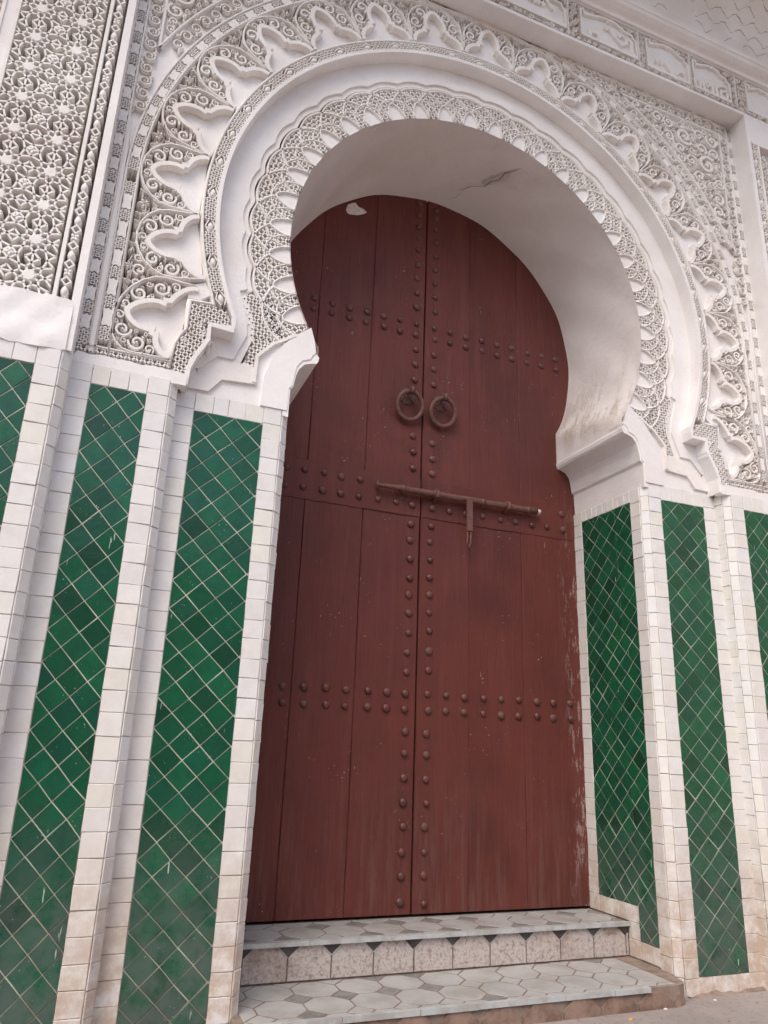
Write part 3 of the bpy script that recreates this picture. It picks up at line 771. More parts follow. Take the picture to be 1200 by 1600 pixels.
# frame strip just inside the outer wall
for sg in (-1, 1): pierced(lambda s, t: (sg * (2.083 + t), 5.42 - s), 2.93, .023, .084, .058, .0232, pm)
pierced(lambda s, t: (-2.04 + s, 5.458 + t), 4.08, .021, .084, .058, .0212, pm)
pm.build('pierced_strip', STUC, face, 'stuff')
for sg in (-1, 1):
    o = MB(); o.ribbon([(sg * 2.055, 5.43), (sg * 2.055, 2.50)], .016, T2 - .001, S2 + .089); o.build('frame_moulding', STUC, face)
    o = MB(); o.plate(mirror([(2.028, 2.50), (2.056, 2.50), (2.056, 4.05), (2.050, 3.86), (2.034, 3.62)], sg), S2 + .006, S2 + .089); o.build('plain_strip', PLASTER, face)
    o = MB(); o.ribbon([(sg * 2.115, 5.46), (sg * 2.115, 2.42)], .022, T2 + .003, S2 + .089, prof='flat'); o.build('frame_moulding', STUC, face)
    o = MB(); o.ribbon([(sg * 1.695, 2.523), (sg * 2.06, 2.523)], .015, T2 - .001, S2 + .089); o.build('frame_moulding', STUC, face)
    o = MB(); pts = [(1.60 + .055 * i, 2.478 + rnd.uniform(-.006, .006)) for i in range(10)]; pts[0] = (1.615, 2.47)
    o.plate(mirror([(1.615, 2.415), (2.12, 2.415)] + pts[::-1], sg), T2 - .004, S2 + .05); o.build('plaster_base', PLASTER, face)
o = MB(); o.ribbon([(-2.06, 5.428), (2.06, 5.428)], .016, T2 - .001, S2 + .089); o.build('frame_moulding', STUC, face)
# spandrel triangles: plain scroll border, bordered field of big curls
lat.build('band_lattice', STUC, face, 'stuff')
RT = 2.135
for sg in (-1, 1):
    # shallow bed of the scroll border and the triangle
    th0 = math.degrees(math.acos((5.33 - ZC) / RT)); th1 = math.degrees(math.asin(1.972 / RT))
    th_end = 89.0
    bed = MB(); A_ = []; B_ = []
    for i in range(40):
        t = 8 + (th_end - 8) * i / 39; p = pol(2.035, t); q = rect_out(p)
        A_.append((p[0] * sg, p[1])); B_.append((min(q[0], 2.05) * sg, min(q[1], 5.425)))
    bed.band(A_, B_, S2 + .026, S2 + .089); bed.build('spandrel_field', PLASTER, face)
    tri = [(1.972, 5.335), pol(RT, th1)] + arc(RT, th1 - 1, th0, 36)
    tri = mirror(tri, sg)
    o = MB(); o.ribbon(tri, .020, T2 - .004, S2 + .03, closed=True); o.build('triangle_moulding', STUC, face)
    # running scroll borders
    def run(path, name='scroll', size=.037):
        P = np.array(path); d = np.hypot(*(P[1:] - P[:-1]).T); cum = np.r_[0, np.cumsum(d)]; n_ = max(1, int(cum[-1] / (size * 2.2)))
        for k in range(n_):
            s_ = (k + .5) * cum[-1] / n_; i = min(np.searchsorted(cum, s_) - 1, len(P) - 2); f = (s_ - cum[i]) / d[i]
            q = P[i] + (P[i + 1] - P[i]) * f; dd = P[i + 1] - P[i]
            place(name, SCR[1 if k % 2 else -1], q[0], S2 + .020, q[1], size, math.atan2(dd[1], dd[0]), face, dep=1.0)
    run(mirror([(2.012, 5.33), (2.012, 3.86)], sg)); run(mirror([(.62, 5.383), (2.0, 5.383)], sg))
    run(mirror(arc(2.082, th1 - 1.5, 17, 40), sg))
    # field: big volutes first, then smaller ones packed around them
    inside = pip(tri); placed = []
    def ok(x, z, r, tol=.92):
        for a in range(10):
            if not inside(x + r * math.cos(a * .628), z + r * math.sin(a * .628)): return False
        return all(math.hypot(x - p[0], z - p[1]) > (r + p[2]) * tol for p in placed)
    for x, z, r, cw, ang in ((1.815, 4.98, .085, 1, .8), (1.885, 4.70, .058, -1, 2.2), (1.62, 5.17, .080, -1, -.6), (1.885, 5.22, .062, 1, 2.4), (1.38, 5.25, .050, 1, .3)):
        place('large_volute', VOL[cw * sg], x * sg, S2 + .022, z, r, ang * sg, face, dep=1.5); placed.append((x * sg, z, r))
    for r, tries in ((.050, 300), (.036, 500), (.026, 900), (.017, 1600)):
        for _ in range(tries):
            x = rnd.uniform(1.0, 1.96) * sg; z = rnd.uniform(4.2, 5.32)
            if ok(x, z, r):
                placed.append((x, z, r)); q = rnd.random()
                if q < .72 or r > .03: place('field_curl', VOL[rnd.choice((1, -1))], x, S2 + .022, z, r * 1.02, rnd.uniform(0, 6.28), face, dep=1.1)
                else: place('field_leaf', LEAF, x, S2 + .022, z, r * 1.1, rnd.uniform(0, 6.28), face)

# ------------------------------------------------------------------ outer wall: lattice walls left and right, frieze above
CELL = .179
def star_cells(mb, x0, x1, z0, z1, xs_, zs_, yt, yb, clip):
    def bar(p, q, wd=.0098):
        a, c = clip(p), clip(q)
        if a and c: mb.ribbon([p, q], wd, yt, yb, prof='thin')
    for cx in xs_:
        for cz in zs_:
            n = 8; off = rad(22.5)
            for k in range(n):
                a0 = k * rad(45); am = a0 + off
                pin = (cx + .026 * math.cos(am), cz + .026 * math.sin(am)); pm_ = (cx + .044 * math.cos(am), cz + .044 * math.sin(am))
                o0 = (cx + .063 * math.cos(a0), cz + .063 * math.sin(a0)); o1 = (cx + .063 * math.cos(a0 + rad(45)), cz + .063 * math.sin(a0 + rad(45)))
                i0 = (cx + .026 * math.cos(a0 - off), cz + .026 * math.sin(a0 - off))
                bar(pin, pm_); bar(pm_, o0); bar(pm_, o1)
                mid = (cx + .070 * math.cos(am), cz + .070 * math.sin(am))
                h = CELL / 2
                # outward strapwork to the neighbours
                if k % 2 == 0:
                    e = (cx + h * math.cos(a0) - .030 * math.sin(a0), cz + h * math.sin(a0) + .030 * math.cos(a0))
                    e2 = (cx + h * math.cos(a0) + .030 * math.sin(a0), cz + h * math.sin(a0) - .030 * math.cos(a0))
                    bar(o0, (cx + h * math.cos(a0), cz + h * math.sin(a0)))
                    bar(o0, e); bar(o0, e2)
                else:
                    c_ = (cx + h * math.copysign(1, math.cos(a0)), cz + h * math.copysign(1, math.sin(a0)))
                    e = (c_[0] - math.copysign(.030, math.cos(a0)), c_[1]); e2 = (c_[0], c_[1] - math.copysign(.030, math.sin(a0)))
                    p1 = (cx + .079 * math.cos(am), cz + .079 * math.sin(am))
                    bar(o0, (e[0], e[1])); bar(o0, (e2[0], e2[1])); bar(e, e2)
def lattice_wall(side):
    left = side < 0
    th = thing('lattice_wall', 'white wall with pierced star lattice above the tiles, %s' % ('left of the archway' if left else 'at the right edge beyond the archway'),
               'wall', 'star lattice walls', (side * 2.6, S1, 2.4))
    inv = Matrix.Translation((-side * 2.6, -S1, -2.4))
    def K(o): o.matrix_parent_inverse = inv; return o
    X = lambda v: v * side
    # body of the wall
    bm = MB(); x0, x1 = sorted((X(2.126), X(7.0))); bm.box(x0, x1, S1 + .11, D + .4, 2.415, 6.2)
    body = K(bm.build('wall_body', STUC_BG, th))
    bm = MB(); x0, x1 = sorted((X(2.955), X(7.0))); bm.box(x0, x1, S1 - .001, D + .4, GZ - .05, 2.413); bm.build('lower_wall', PLASTER, body)
    bm = MB(); x0, x1 = sorted((X(2.85), X(7.0))); bm.box(x0, x1, S1, S1 + .06, 2.417, 5.48); bm.build('plain_wall', PLASTER, body)
    bm = MB(); x0, x1 = sorted((X(2.143), X(2.86))); bm.box(x0, x1, S1 + .004, S1 + .115, (5.43 if left else 5.23), 5.484); bm.build('head_band', PLASTER, body)
    # edge strip with its return towards the spandrel
    bm = MB(); x0, x1 = sorted((X(2.107), X(2.142))); bm.box(x0, x1, S1 - .002, .02, 2.41, 5.452); bm.build('edge_strip', PLASTER, body)
    # plain plaster below the lattice
    bm = MB(); n = 24; V = []
    for j in range(9):
        for i in range(n + 1):
            x = 2.130 + (2.86 - 2.130) * i / n; z = 2.40 + .245 * j / 8
            y = S1 - .006 - .010 * max(0, 1 - abs(j - 1.5) / 2.5) + .004 * math.sin(i * 1.3 + j) + rnd.uniform(-.0015, .0015)
            zz = z + (rnd.uniform(-.008, .008) if j in (0, 8) else 0)
            V.append((X(x), y, zz))
    bm.add(V, [(j * (n + 1) + i, j * (n + 1) + i + 1, (j + 1) * (n + 1) + i + 1, (j + 1) * (n + 1) + i) for j in range(8) for i in range(n)], True)
    bm.add([V[0], (V[0][0], S1 + .06, V[0][2]), (V[8 * (n + 1)][0], S1 + .06, V[8 * (n + 1)][2]), V[8 * (n + 1)]], [(0, 1, 2, 3)])
    e = V[8 * (n + 1):]; bm.add(list(e) + [(q[0], S1 + .06, q[2]) for q in e], [(i, i + 1, n + 2 + i, n + 1 + i) for i in range(n)])
    e = V[:n + 1]; bm.add(list(e) + [(q[0], S1 + .06, q[2]) for q in e], [(i, i + 1, n + 2 + i, n + 1 + i) for i in range(n)])
    bm.build('plaster_skirt', PLASTER, body)
    ztop = 5.20 if not left else 5.40
    for x in (2.213, 2.600, 2.66):
        bm = MB(); bm.ribbon([(X(x), 2.62), (X(x), ztop + .02)], .018, S1 - .003, S1 + .11, prof='flat'); bm.build('upright', STUC, body)
    bm = MB(); x0, x1 = sorted((X(2.607), X(2.653))); bm.box(x0, x1, S1 + .004, S1 + .115, 2.63, ztop); bm.build('plain_strip', PLASTER, body)
    bm = MB(); bm.ribbon([(X(2.15), ztop + .02), (X(2.85), ztop + .02)], .018, S1 - .002, S1 + .11, prof='flat'); bm.build('rail', STUC, body)
    # narrow strip of almonds, flowers and diamonds
    z = 2.69; k = 0; dm = MB()
    while z < ztop - .03:
        if k % 2 == 0:
            o = MB(); o.dome(X(2.178), z, .030, .018, math.pi / 2, S1, S1 + .11, 12, point=1.5); o.build('almond', STUC, body); st = .048
        else:
            o = MB()
            for a in range(4): o.dome(X(2.178) + .011 * math.cos(a * 1.571 + .785), z + .011 * math.sin(a * 1.571 + .785), .013, .008, a * 1.571 + .785, S1, S1 + .11, 8)
            o.build('flower', STUC, body); st = .043
        zd = z + st; q = .021
        dm.ribbon([(X(2.178) - .019, zd), (X(2.178), zd + q), (X(2.178) + .019, zd), (X(2.178), zd - q)], .0075, S1 + .001, S1 + .11, closed=True, prof='thin')
        z = zd + (.043 if k % 2 == 0 else .048); k += 1
    dm.build('diamond_chain', STUC, body, 'stuff')
    sm_ = MB(); zs_ = [3.44 + CELL * k for k in range(-4, 12)]; zs_ = [q for q in zs_ if q < ztop - .05]
    xs_ = [X(2.325), X(2.504)]
    lo, hi = sorted((X(2.222), X(2.592)))
    clip = lambda p: lo - .004 < p[0] < hi + .004 and 2.63 < p[1] < ztop
    star_cells(sm_, lo, hi, 2.65, ztop, xs_, zs_, S1 + .004, S1 + .11, clip)
    star_cells(sm_, *sorted((X(2.67), X(2.85))), 2.65, ztop, [X(2.76)], zs_, S1 + .004, S1 + .11, lambda p: 2.665 < abs(p[0]) < 2.86 and 2.63 < p[1] < ztop)
    sm_.build('star_lattice', STUC, body, 'stuff')
    for cx in xs_ + [X(2.76)]:
        for cz in zs_:
            o = MB(); nn = 18
            V = []
            for kk, (q, yy) in enumerate(((1, S1 + .11), (1, S1 + .004), (.8, S1 - .001))):
                V += [(cx + .0285 * q * (1 + .10 * math.cos(9 * 2 * math.pi * i / nn)) * math.cos(2 * math.pi * i / nn), yy, cz + .0285 * q * (1 + .10 * math.cos(9 * 2 * math.pi * i / nn)) * math.sin(2 * math.pi * i / nn)) for i in range(nn)]
            o.add(V, [(r * nn + i, r * nn + (i + 1) % nn, (r + 1) * nn + (i + 1) % nn, (r + 1) * nn + i) for r in range(2) for i in range(nn)] + [tuple(2 * nn + i for i in range(nn))])
            o.build('rosette', STUC, body)
            for dx_, dz_ in ((.5, .5),):
                o = MB(); xx, zz = cx - side * CELL * .5, cz + CELL * .5
                if abs(abs(xx) - 2.415) < .02:
                    for a in range(4): o.dome(xx + .011 * math.cos(a * 1.571), zz + .011 * math.sin(a * 1.571), .014, .009, a * 1.571, S1 - .001, S1 + .11, 8)
                    o.build('cross_flower', STUC, body)
    return th
for sd_ in (-1, 1): lattice_wall(sd_)

fr_ = thing('carved_frieze', 'white carved frieze of cartouches with worn lettering above the archway', 'frieze', loc=(0, S1, 5.45))
inv = Matrix.Translation((0, -S1, -5.45))
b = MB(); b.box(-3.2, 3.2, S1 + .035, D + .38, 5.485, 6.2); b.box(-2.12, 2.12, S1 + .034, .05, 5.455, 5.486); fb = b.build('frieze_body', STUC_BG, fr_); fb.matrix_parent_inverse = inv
b = MB(); b.box(-2.140, 2.140, S1 - .003, .02, 5.452, 5.478); b.build('lower_rail', PLASTER, fb)
b = MB(); b.ribbon([(-7, 5.828), (7, 5.828)], .02, S1 - .003, S1 + .04, prof='flat'); b.build('upper_rail', PLASTER, fb)
cart = [(-2.9, -2.5), (-2.46, -2.10), (-2.02, -1.62), (-1.58, -1.22), (-1.18, -.74), (-.66, -.20), (-.12, .53), (.66, 1.13), (1.225, 1.60), (1.655, 2.0), (2.17, 2.5), (2.56, 2.95)]
lm = MB()
for i, (x0, x1) in enumerate(cart):
    z0, z1 = (5.555 if i < 8 else 5.535), 5.80; wd = x1 - x0; xm = (x0 + x1) / 2
    prof = [(x0, z0), (x1, z0), (x1, z1 - .10), (x1 - .03, z1 - .075), (x1 - .03, z1 - .055), (xm + wd * .28, z1 - .045), (xm + wd * .16, z1 - .01), (xm + .012, z1), (xm, z1 - .014), (xm - .012, z1), (xm - wd * .16, z1 - .012), (xm - wd * .28, z1 - .03), (x0 + .03, z1 - .04), (x0 + .03, z1 - .015), (x0, z1 - .015)]
    o = MB(); o.plate(prof, S1 + .020, S1 + .04); o.build('cartouche_panel', PLASTER, fb)
    o = MB(); o.ribbon(prof, .017, S1 - .002, S1 + .038, closed=True, prof='flat'); o.build('cartouche_frame', STUC, fb)
    o = MB(); o.ribbon([(x1 + (.022 if i != 9 else .06), 5.49), (x1 + (.022 if i != 9 else .06), 5.82)], .016, S1, S1 + .038); o.build('divider', STUC, fb)
fp = []
for r, tries in ((.024, 900), (.017, 2500), (.012, 3500)):
    for _ in range(tries):
        x, z = rnd.uniform(-.4, 2.75), rnd.uniform(5.488, 5.812)
        if z - r < 5.482 or z + r > 5.818: continue
        if any(a - .014 - r < x < c + .014 + r and 5.535 - r < z < (5.775 + r * .3 if abs(x - (a + c) / 2) > (c - a) * .22 else 5.815 + r) for a, c in cart): continue
        if all(math.hypot(x - p[0], z - p[1]) > (r + p[2]) * .95 for p in fp):
            fp.append((x, z, r)); place('frieze_volute', VOL[rnd.choice((1, -1))], x, S1 + .036, z, r, rnd.uniform(0, 6.28), fb, dep=1.7)
def letter(pts, wd=.022): 
    o = MB(); o.ribbon(pts, wd, S1 - .001, S1 + .03, prof='flat'); o.build('lettering', LETTER, fb)
# plaited kufic knot, then curling and angular strokes, as far as they survive
for k in range(3):
    letter([(.18 + .065 * k, 5.66), (.29 + .065 * k, 5.80)], .026); letter([(.30 + .065 * k, 5.66), (.19 + .065 * k, 5.80)], .026)
letter([(.02, 5.57), (.02, 5.76)], .03); letter([(-.06, 5.57), (-.06, 5.76), (-.02, 5.78)], .03)
letter([(.86, 5.70), (.90, 5.72), (.95, 5.66), (1.0, 5.62), (1.05, 5.65), (1.045, 5.70), (1.0, 5.71), (.975, 5.68)], .022)
letter([(1.04, 5.72), (1.09, 5.68), (1.085, 5.60), (1.12, 5.55)], .026); letter([(.735, 5.555), (.735, 5.62), (.80, 5.62), (.815, 5.56)], .022)
letter([(1.30, 5.60), (1.31, 5.64)], .012); letter([(1.34, 5.60), (1.355, 5.65)], .012); letter([(1.38, 5.63), (1.43, 5.57)], .014)
letter([(1.49, 5.56), (1.50, 5.595), (1.53, 5.61), (1.56, 5.595)], .012)
letter([(1.705, 5.54), (1.705, 5.62)], .022); letter([(1.735, 5.60), (1.745, 5.55), (1.79, 5.53), (1.825, 5.55), (1.83, 5.60), (1.805, 5.61)], .020)
letter([(1.765, 5.605), (1.78, 5.58), (1.795, 5.605), (1.78, 5.625)], .010)
letter([(1.865, 5.535), (1.865, 5.62), (1.93, 5.66), (1.965, 5.655)], .022); letter([(1.965, 5.62), (1.91, 5.605), (1.905, 5.55), (1.96, 5.54), (1.975, 5.60)], .018)

co = thing('cornice', 'moulded plaster cornice running along the top of the frieze', 'cornice', loc=(0, S1, 5.83))
inv = Matrix.Translation((0, -S1, -5.83))
def sweep(name, prof, mat, parent, inv_, smooth=False, x0=-9, x1=9, n=60, wob=.004):
    o = MB(); V = []; k = len(prof)
    for i in range(n + 1):
        x = x0 + (x1 - x0) * i / n; w_ = rnd.uniform(-wob, wob)
        V += [(x, y + w_, z + w_) for y, z in prof]
    o.add(V, [(i * k + j, i * k + j + 1, (i + 1) * k + j + 1, (i + 1) * k + j) for i in range(n) for j in range(k - 1)], smooth)
    q = o.build(name, mat, parent)
    if inv_ is not None: q.matrix_parent_inverse = inv_
    return q
sweep('moulding', [(S1 + .03, 5.822), (-.245, 5.826), (-.252, 5.846), (-.262, 5.852), (-.285, 5.858), (-.312, 5.872), (-.325, 5.888), (-.332, 5.890), (-.336, 5.916), (-.328, 5.924), (-.30, 5.93), (-.25, 5.95)], PLASTER, co, inv, wob=.0012)
cv = thing('coved_eave', 'white cracked plaster cove curving out above the cornice', 'eave', loc=(0, S1, 5.93))
inv = Matrix.Translation((0, -S1, -5.93))
cp = [(-.235, 5.94)]
for i in range(13):
    a = rad(90 * i / 12); cp.append((-.245 - .62 * (1 - math.cos(a)), 5.95 + .75 * math.sin(a)))
cove = sweep('cove', cp, PLASTER, cv, inv, True, wob=.002)
def cove_pt(x, a): return (x, -.245 - .62 * (1 - math.cos(a)) - .002 * math.cos(a), 5.95 + .75 * math.sin(a) - .004 * math.sin(a) - .001)
for row in range(7):         # scale-like cracks in the plaster
    ph = (row % 2) * .5 + rnd.uniform(-.1, .1); run_ = []; x = .3; k = 0; keep = True
    def flush(pts):
        if len(pts) < 3: return
        V = []
        for i, (xx, aa) in enumerate(pts):
            ww = .0032 * (.25 if i in (0, len(pts) - 1) else rnd.uniform(.25, 1.2)); V += [cove_pt(xx, aa - ww), cove_pt(xx, aa + ww)]
        o = MB(); o.add(V, [(2 * i, 2 * i + 1, 2 * i + 3, 2 * i + 2) for i in range(len(pts) - 1)]); o.build('crack', CRACK, cove)
    while x < 3.4:
        t = (x / .17 + ph) % 1.0; a = .05 + row * .125 + .085 * (1 - abs(2 * t - 1) ** 1.6) + rnd.uniform(-.010, .010)
        if rnd.random() < .07: keep = not keep
        if keep: run_.append((x + rnd.uniform(-.006, .006), a))
        else: flush(run_); run_ = []; keep = rnd.random() < .3
        x += .021
    flush(run_)
ev = thing('eave_boards', 'dark brown timber eave boards above the cracked cove', 'eave', loc=(0, -.9, 6.7))
for k in range(4):
    o = MB(); y1 = -.86 - k * .17; o.box(-9, 9, y1 - .165, y1, 6.70 + .004 * k, 6.74 + .004 * k); q = o.build('board', WOOD, ev); q.matrix_parent_inverse = Matrix.Translation((0, .9, -6.7))
# mass of the building behind the facade
bm = MB(); bm.box(-7, 7, D + .12, D + 1.2, GZ - .1, 6.75); bm.box(-7, 7, -.24, D + .12, 6.22, 6.69)
o = bm.build('building_core', PINK); tag(o, 'plain masonry mass of the building behind the carved front', 'building')

# ------------------------------------------------------------------ the two door leaves
colz_L = [4.575, 4.475, 4.375, 4.282, 4.179, 4.054, 3.947, 3.832, 3.715, 3.394, 3.285, 3.170, 2.765, 2.658, 2.545, 2.178, 2.07, 1.955, 1.836, 1.732, 1.623, 1.505, 1.386, 1.277, .94, .823, .698, .571, .443, .318, .192, .071]
colz_R = [4.56, 4.49, 4.389, 4.283, 4.168, 4.053, 3.941, 3.829, 3.713, 3.385, 3.277, 3.160, 2.741, 2.634, 2.531, 2.18, 2.075, 1.960, 1.851, 1.743, 1.635, 1.526, 1.408, 1.294, .938, .82, .692, .567, .443, .316, .195, .063]
b1L = [-.96, -.838, -.713, -.593, -.476, -.353, -.237, -.118]; b1R = [.019, .135, .26, .385, .505, .625, .754, .868, .994]
b3L = [-.968, -.847, -.727, -.603, -.486, -.359, -.239, -.125]; b3R = [.019, .138, .256, .387, .509, .632, .759, .881, 1.007]
b2L = [-.93, -.82, -.70, -.585, -.467, -.349, -.229, -.117]; b2R = [.02, .141, .262, .383, .512, .632, .751, .878, .996]
def stud_mesh():
    o = MB(); rings = [(1, 0), (1, .12), (.86, .55), (.5, .88)]; n = 12; V = []
    for q, h in rings: V += [(.0225 * q * math.cos(2 * math.pi * i / n), -.017 * h, .0225 * q * math.sin(2 * math.pi * i / n)) for i in range(n)]
    V.append((0, -.017, 0)); F_ = [(r * n + i, r * n + (i + 1) % n, (r + 1) * n + (i + 1) % n, (r + 1) * n + i) for r in range(3) for i in range(n)] + [(3 * n + i, 3 * n + (i + 1) % n, 4 * n) for i in range(n)]
    o.add(V, F_, True); return o.mesh('stud', IRON)
STUD = stud_mesh()
def leaf(side):
    left = side < 0
    th = thing('door_leaf', 'dark red studded door leaf %s' % ('on the left, white paint splash near its top' if left else 'on the right, carrying the long iron bolt'), 'door',
               'leaves of the arched double door', (-.6 if left else .55, D, .012))
    px, py, pz = th.location
    def K(o): o.matrix_parent_inverse = Matrix.Translation((-px, -py, -pz)); return o
    edges = [-1.16, -.803, -.437, -.0585] if left else [-.0505, .29, .673, 1.16]
    bk = MB(); bk.box(edges[0], edges[-1] - (.0 if not left else .004), D + .045, D + .075, .02, 4.8); K(bk.build('backing', DARKGAP, th))
    for i in range(3):
        g0, g1 = (rnd.uniform(.0006, .0014), rnd.uniform(.0006, .0014)) if left else (rnd.uniform(.0001, .0005), rnd.uniform(.0001, .0005)); o = MB(); n = 26; x0, x1 = edges[i] + g0, edges[i + 1] - g1
        dy = rnd.uniform(-.002, .002); V = []
        for k in range(n + 1):
            z = .012 + 4.78 * k / n; e0, e1 = rnd.uniform(-.0012, .0012), rnd.uniform(-.0012, .0012)
            V += [(x0 + e0, D + .045, z), (x0 + e0, D + dy + .004, z), (x0 + .004 + e0, D + dy, z), ((x0 + x1) / 2, D + dy + .001, z), (x1 - .004 + e1, D + dy, z), (x1 + e1, D + dy + .004, z), (x1 + e1, D + .045, z)]
        o.add(V, [(k * 7 + j, k * 7 + j + 1, (k + 1) * 7 + j + 1, (k + 1) * 7 + j) for k in range(n) for j in range(6)] + [tuple(range(7)), tuple(n * 7 + j for j in range(7))])
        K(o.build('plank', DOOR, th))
    x0, x1 = (-1.14, -.061) if left else (-.047, 1.12)
    o = MB(); n = 30; V = []
    for k in range(n + 1):
        x = x0 + (x1 - x0) * k / n; a, c = rnd.uniform(-.003, .003), rnd.uniform(-.003, .003)
        V += [(x, D - .002, 2.226 + a), (x, D - .0045, 2.229 + a), (x, D - .0045, 2.474 + c), (x, D - .002, 2.477 + c)]
    o.add(V, [(k * 4 + j, k * 4 + j + 1, (k + 1) * 4 + j + 1, (k + 1) * 4 + j) for k in range(n) for j in range(3)] + [(0, 1, 2, 3), tuple(n * 4 + j for j in range(4))])
    K(o.build('iron_band', DOOR, th))
    st = [(-.119 if left else .017, z, 0) for z in (colz_L if left else colz_R)]
    st += [(x, z, 0) for x in (b1L if left else b1R) for z in (3.585, 3.506)] + [(x, z, 0) for x in (b3L if left else b3R) for z in (1.155, 1.066)]
    st += [(x, 2.297, -.005) for x in (b2L if left else b2R)] + [(x, 2.408, -.005) for x in ((b2L[:5]) if left else [b2R[-1]])]
    for x, z, dy in st:
        k = rnd.uniform(.84, 1.12); s_ = obj('stud', STUD, th, None, Matrix.Translation((x + rnd.uniform(-.004, .004) - px, D + dy - .0005 - py, z + rnd.uniform(-.004, .004) - pz)) @ Matrix.Rotation(rnd.uniform(-.12, .12), 4, 'X') @ Matrix.Rotation(rnd.uniform(-.12, .12), 4, 'Z') @ Matrix.Diagonal((k, rnd.uniform(.75, 1.15), k * rnd.uniform(.95, 1.05), 1)))
    # ring handle with its staple and back plate
    cx, cz = (-.168, 2.952) if left else (.070, 2.954)
    o = MB(); n = 36
    o.tube([(cx + .088 * math.sin(2 * math.pi * i / n), D - .046 - .020 * math.cos(2 * math.pi * i / n), cz + .092 * math.cos(2 * math.pi * i / n)) for i in range(n)], .0150, 10, True)
    ringo = K(o.build('ring_handle', RUST, th))
    o = MB(); n = 20; o.add([(cx + .058 * math.cos(2 * math.pi * i / n) * (1 + .08 * math.cos(i * math.pi)), D - .004, cz + .085 + .058 * math.sin(2 * math.pi * i / n) * (1 + .08 * math.cos(i * math.pi))) for i in range(n)] + [(cx, D - .014, cz + .085)], [(i, (i + 1) % n, n) for i in range(n)])
    o.build('back_plate', IRON, ringo)
    o = MB(); o.tube([(cx, D, cz + .112), (cx, D - .05, cz + .116), (cx, D - .082, cz + .104), (cx, D - .088, cz + .086), (cx, D - .070, cz + .074)], [.016, .017, .017, .015, .012], 10); o.build('staple', RUST, ringo)
    if left:
        o = MB(); pts = [(-.665, 4.33), (-.655, 4.375), (-.625, 4.40), (-.60, 4.412), (-.575, 4.385), (-.535, 4.378), (-.515, 4.36), (-.545, 4.335), (-.585, 4.315), (-.64, 4.305), (-.655, 4.312)]
        o.plate(pts, D - .0035, D + .003); K(o.build('paint_splash', PAINTW, th))
        o = MB(); o.tube([(-.36, D - .03, 2.40), (-.365, D - .045, 2.385), (-.36, D - .04, 2.36)], .012, 8); K(o.build('bolt_eye', RUST, th))
    else:
        bo = MB(); n = 16
        P = [(-.30 + 1.07 * i / n, D - .045 + .002 * math.sin(i * 2), 2.379 + .0015 * math.sin(i * 1.7)) for i in range(n + 1)]
        bo.tube([(-.365, D - .045, 2.378)] + P, [.012] + [.0145, .0185] + [.0210] * (n - 1), 12)
        bolt = K(bo.build('sliding_bolt', RUST, th))
        o = MB(); o.tube([(.765, D - .045, 2.379), (.795, D - .045, 2.379)], [.019, .016], 12); o.build('bolt_tip', PAINTW, bolt)
        for x in (.03, .545):
            o = MB(); o.tube([(x, D, 2.345), (x, D - .035, 2.350), (x, D - .068, 2.362), (x, D - .070, 2.392), (x, D - .036, 2.408), (x, D, 2.412)], .0125, 8); o.build('keeper', RUST, bolt)
        for x in (-.20, .02, .36, .70): 
            o = MB(); o.tube([(x - .014, D - .045, 2.379), (x + .014, D - .045, 2.379)], .0245, 12); o.build('collar', RUST, bolt)
        o = MB(); o.box(.234, .274, D - .076, D - .060, 2.165, 2.378); o.build('hasp', RUST, bolt)
        o = MB(); o.tube([(.242, D - .066, 2.165), (.242, D - .060, 2.085), (.254, D - .058, 2.060), (.266, D - .060, 2.085), (.266, D - .066, 2.165)], .006, 8); o.build('hasp_loop', RUST, bolt)
for sd_ in (-1, 1): leaf(sd_)

# ------------------------------------------------------------------ the two tiled steps
def flat_tile(poly, z, h, mat, name, parent, inv_):
    o = MB(); n = len(poly); P = np.array(poly); c = P.mean(0); tz = rnd.uniform(-.0004, .0004)
    V = [(p[0], p[1], z - .004) for p in P] + [(p[0], p[1], z + h - .0006) for p in P]
    V += [(*(p + (c - p) * .022), z + h + tz) for p in P]
    o.add(V, [(r * n + i, r * n + (i + 1) % n, (r + 1) * n + (i + 1) % n, (r + 1) * n + i) for r in range(2) for i in range(n)] + [tuple(2 * n + i for i in range(n))])
    q = o.build(name, mat, parent); q.matrix_parent_inverse = inv_
def octagons(x0, x1, y0, y1, ox, oy, p, z, parent, inv_, flag):
    k = .30; gp = .0045
    i0, i1 = int((x0 - ox) / p) - 1, int((x1 - ox) / p) + 2; j0, j1 = int((y0 - oy) / p) - 2, int((y1 - oy) / p) + 2
    for i in range(i0, i1):
        for j in range(j0, j1):
            cx, cy = ox + i * p, oy + j * p; h = p / 2 - gp; c = p * k
            P = clip_poly([(cx - h, cy - h + c), (cx - h + c, cy - h), (cx + h - c, cy - h), (cx + h, cy - h + c), (cx + h, cy + h - c), (cx + h - c, cy + h), (cx - h + c, cy + h), (cx - h, cy + h - c)], x0, x1, y0, y1)
            if len(P) > 2 and area(P) > 2e-4: flat_tile(P, z, .0015, TREAD, 'octagon_tile', parent, inv_)
            sx, sy = cx + p / 2, cy + p / 2; d = c - .0045
            P = clip_poly([(sx - d, sy), (sx, sy - d), (sx + d, sy), (sx, sy + d)], x0, x1, y0, y1)
            if len(P) > 2 and area(P) > 1e-4: flat_tile(P, z, .0015, INSET if (flag and rnd.random() < .75) or rnd.random() < .18 else TREAD, 'square_tile', parent, inv_)
up = thing('upper_step', 'upper step with speckled pink riser tiles directly below the door', 'step', 'tiled steps', (0, .35, -.165))
inv = Matrix.Translation((0, -.35, .165))
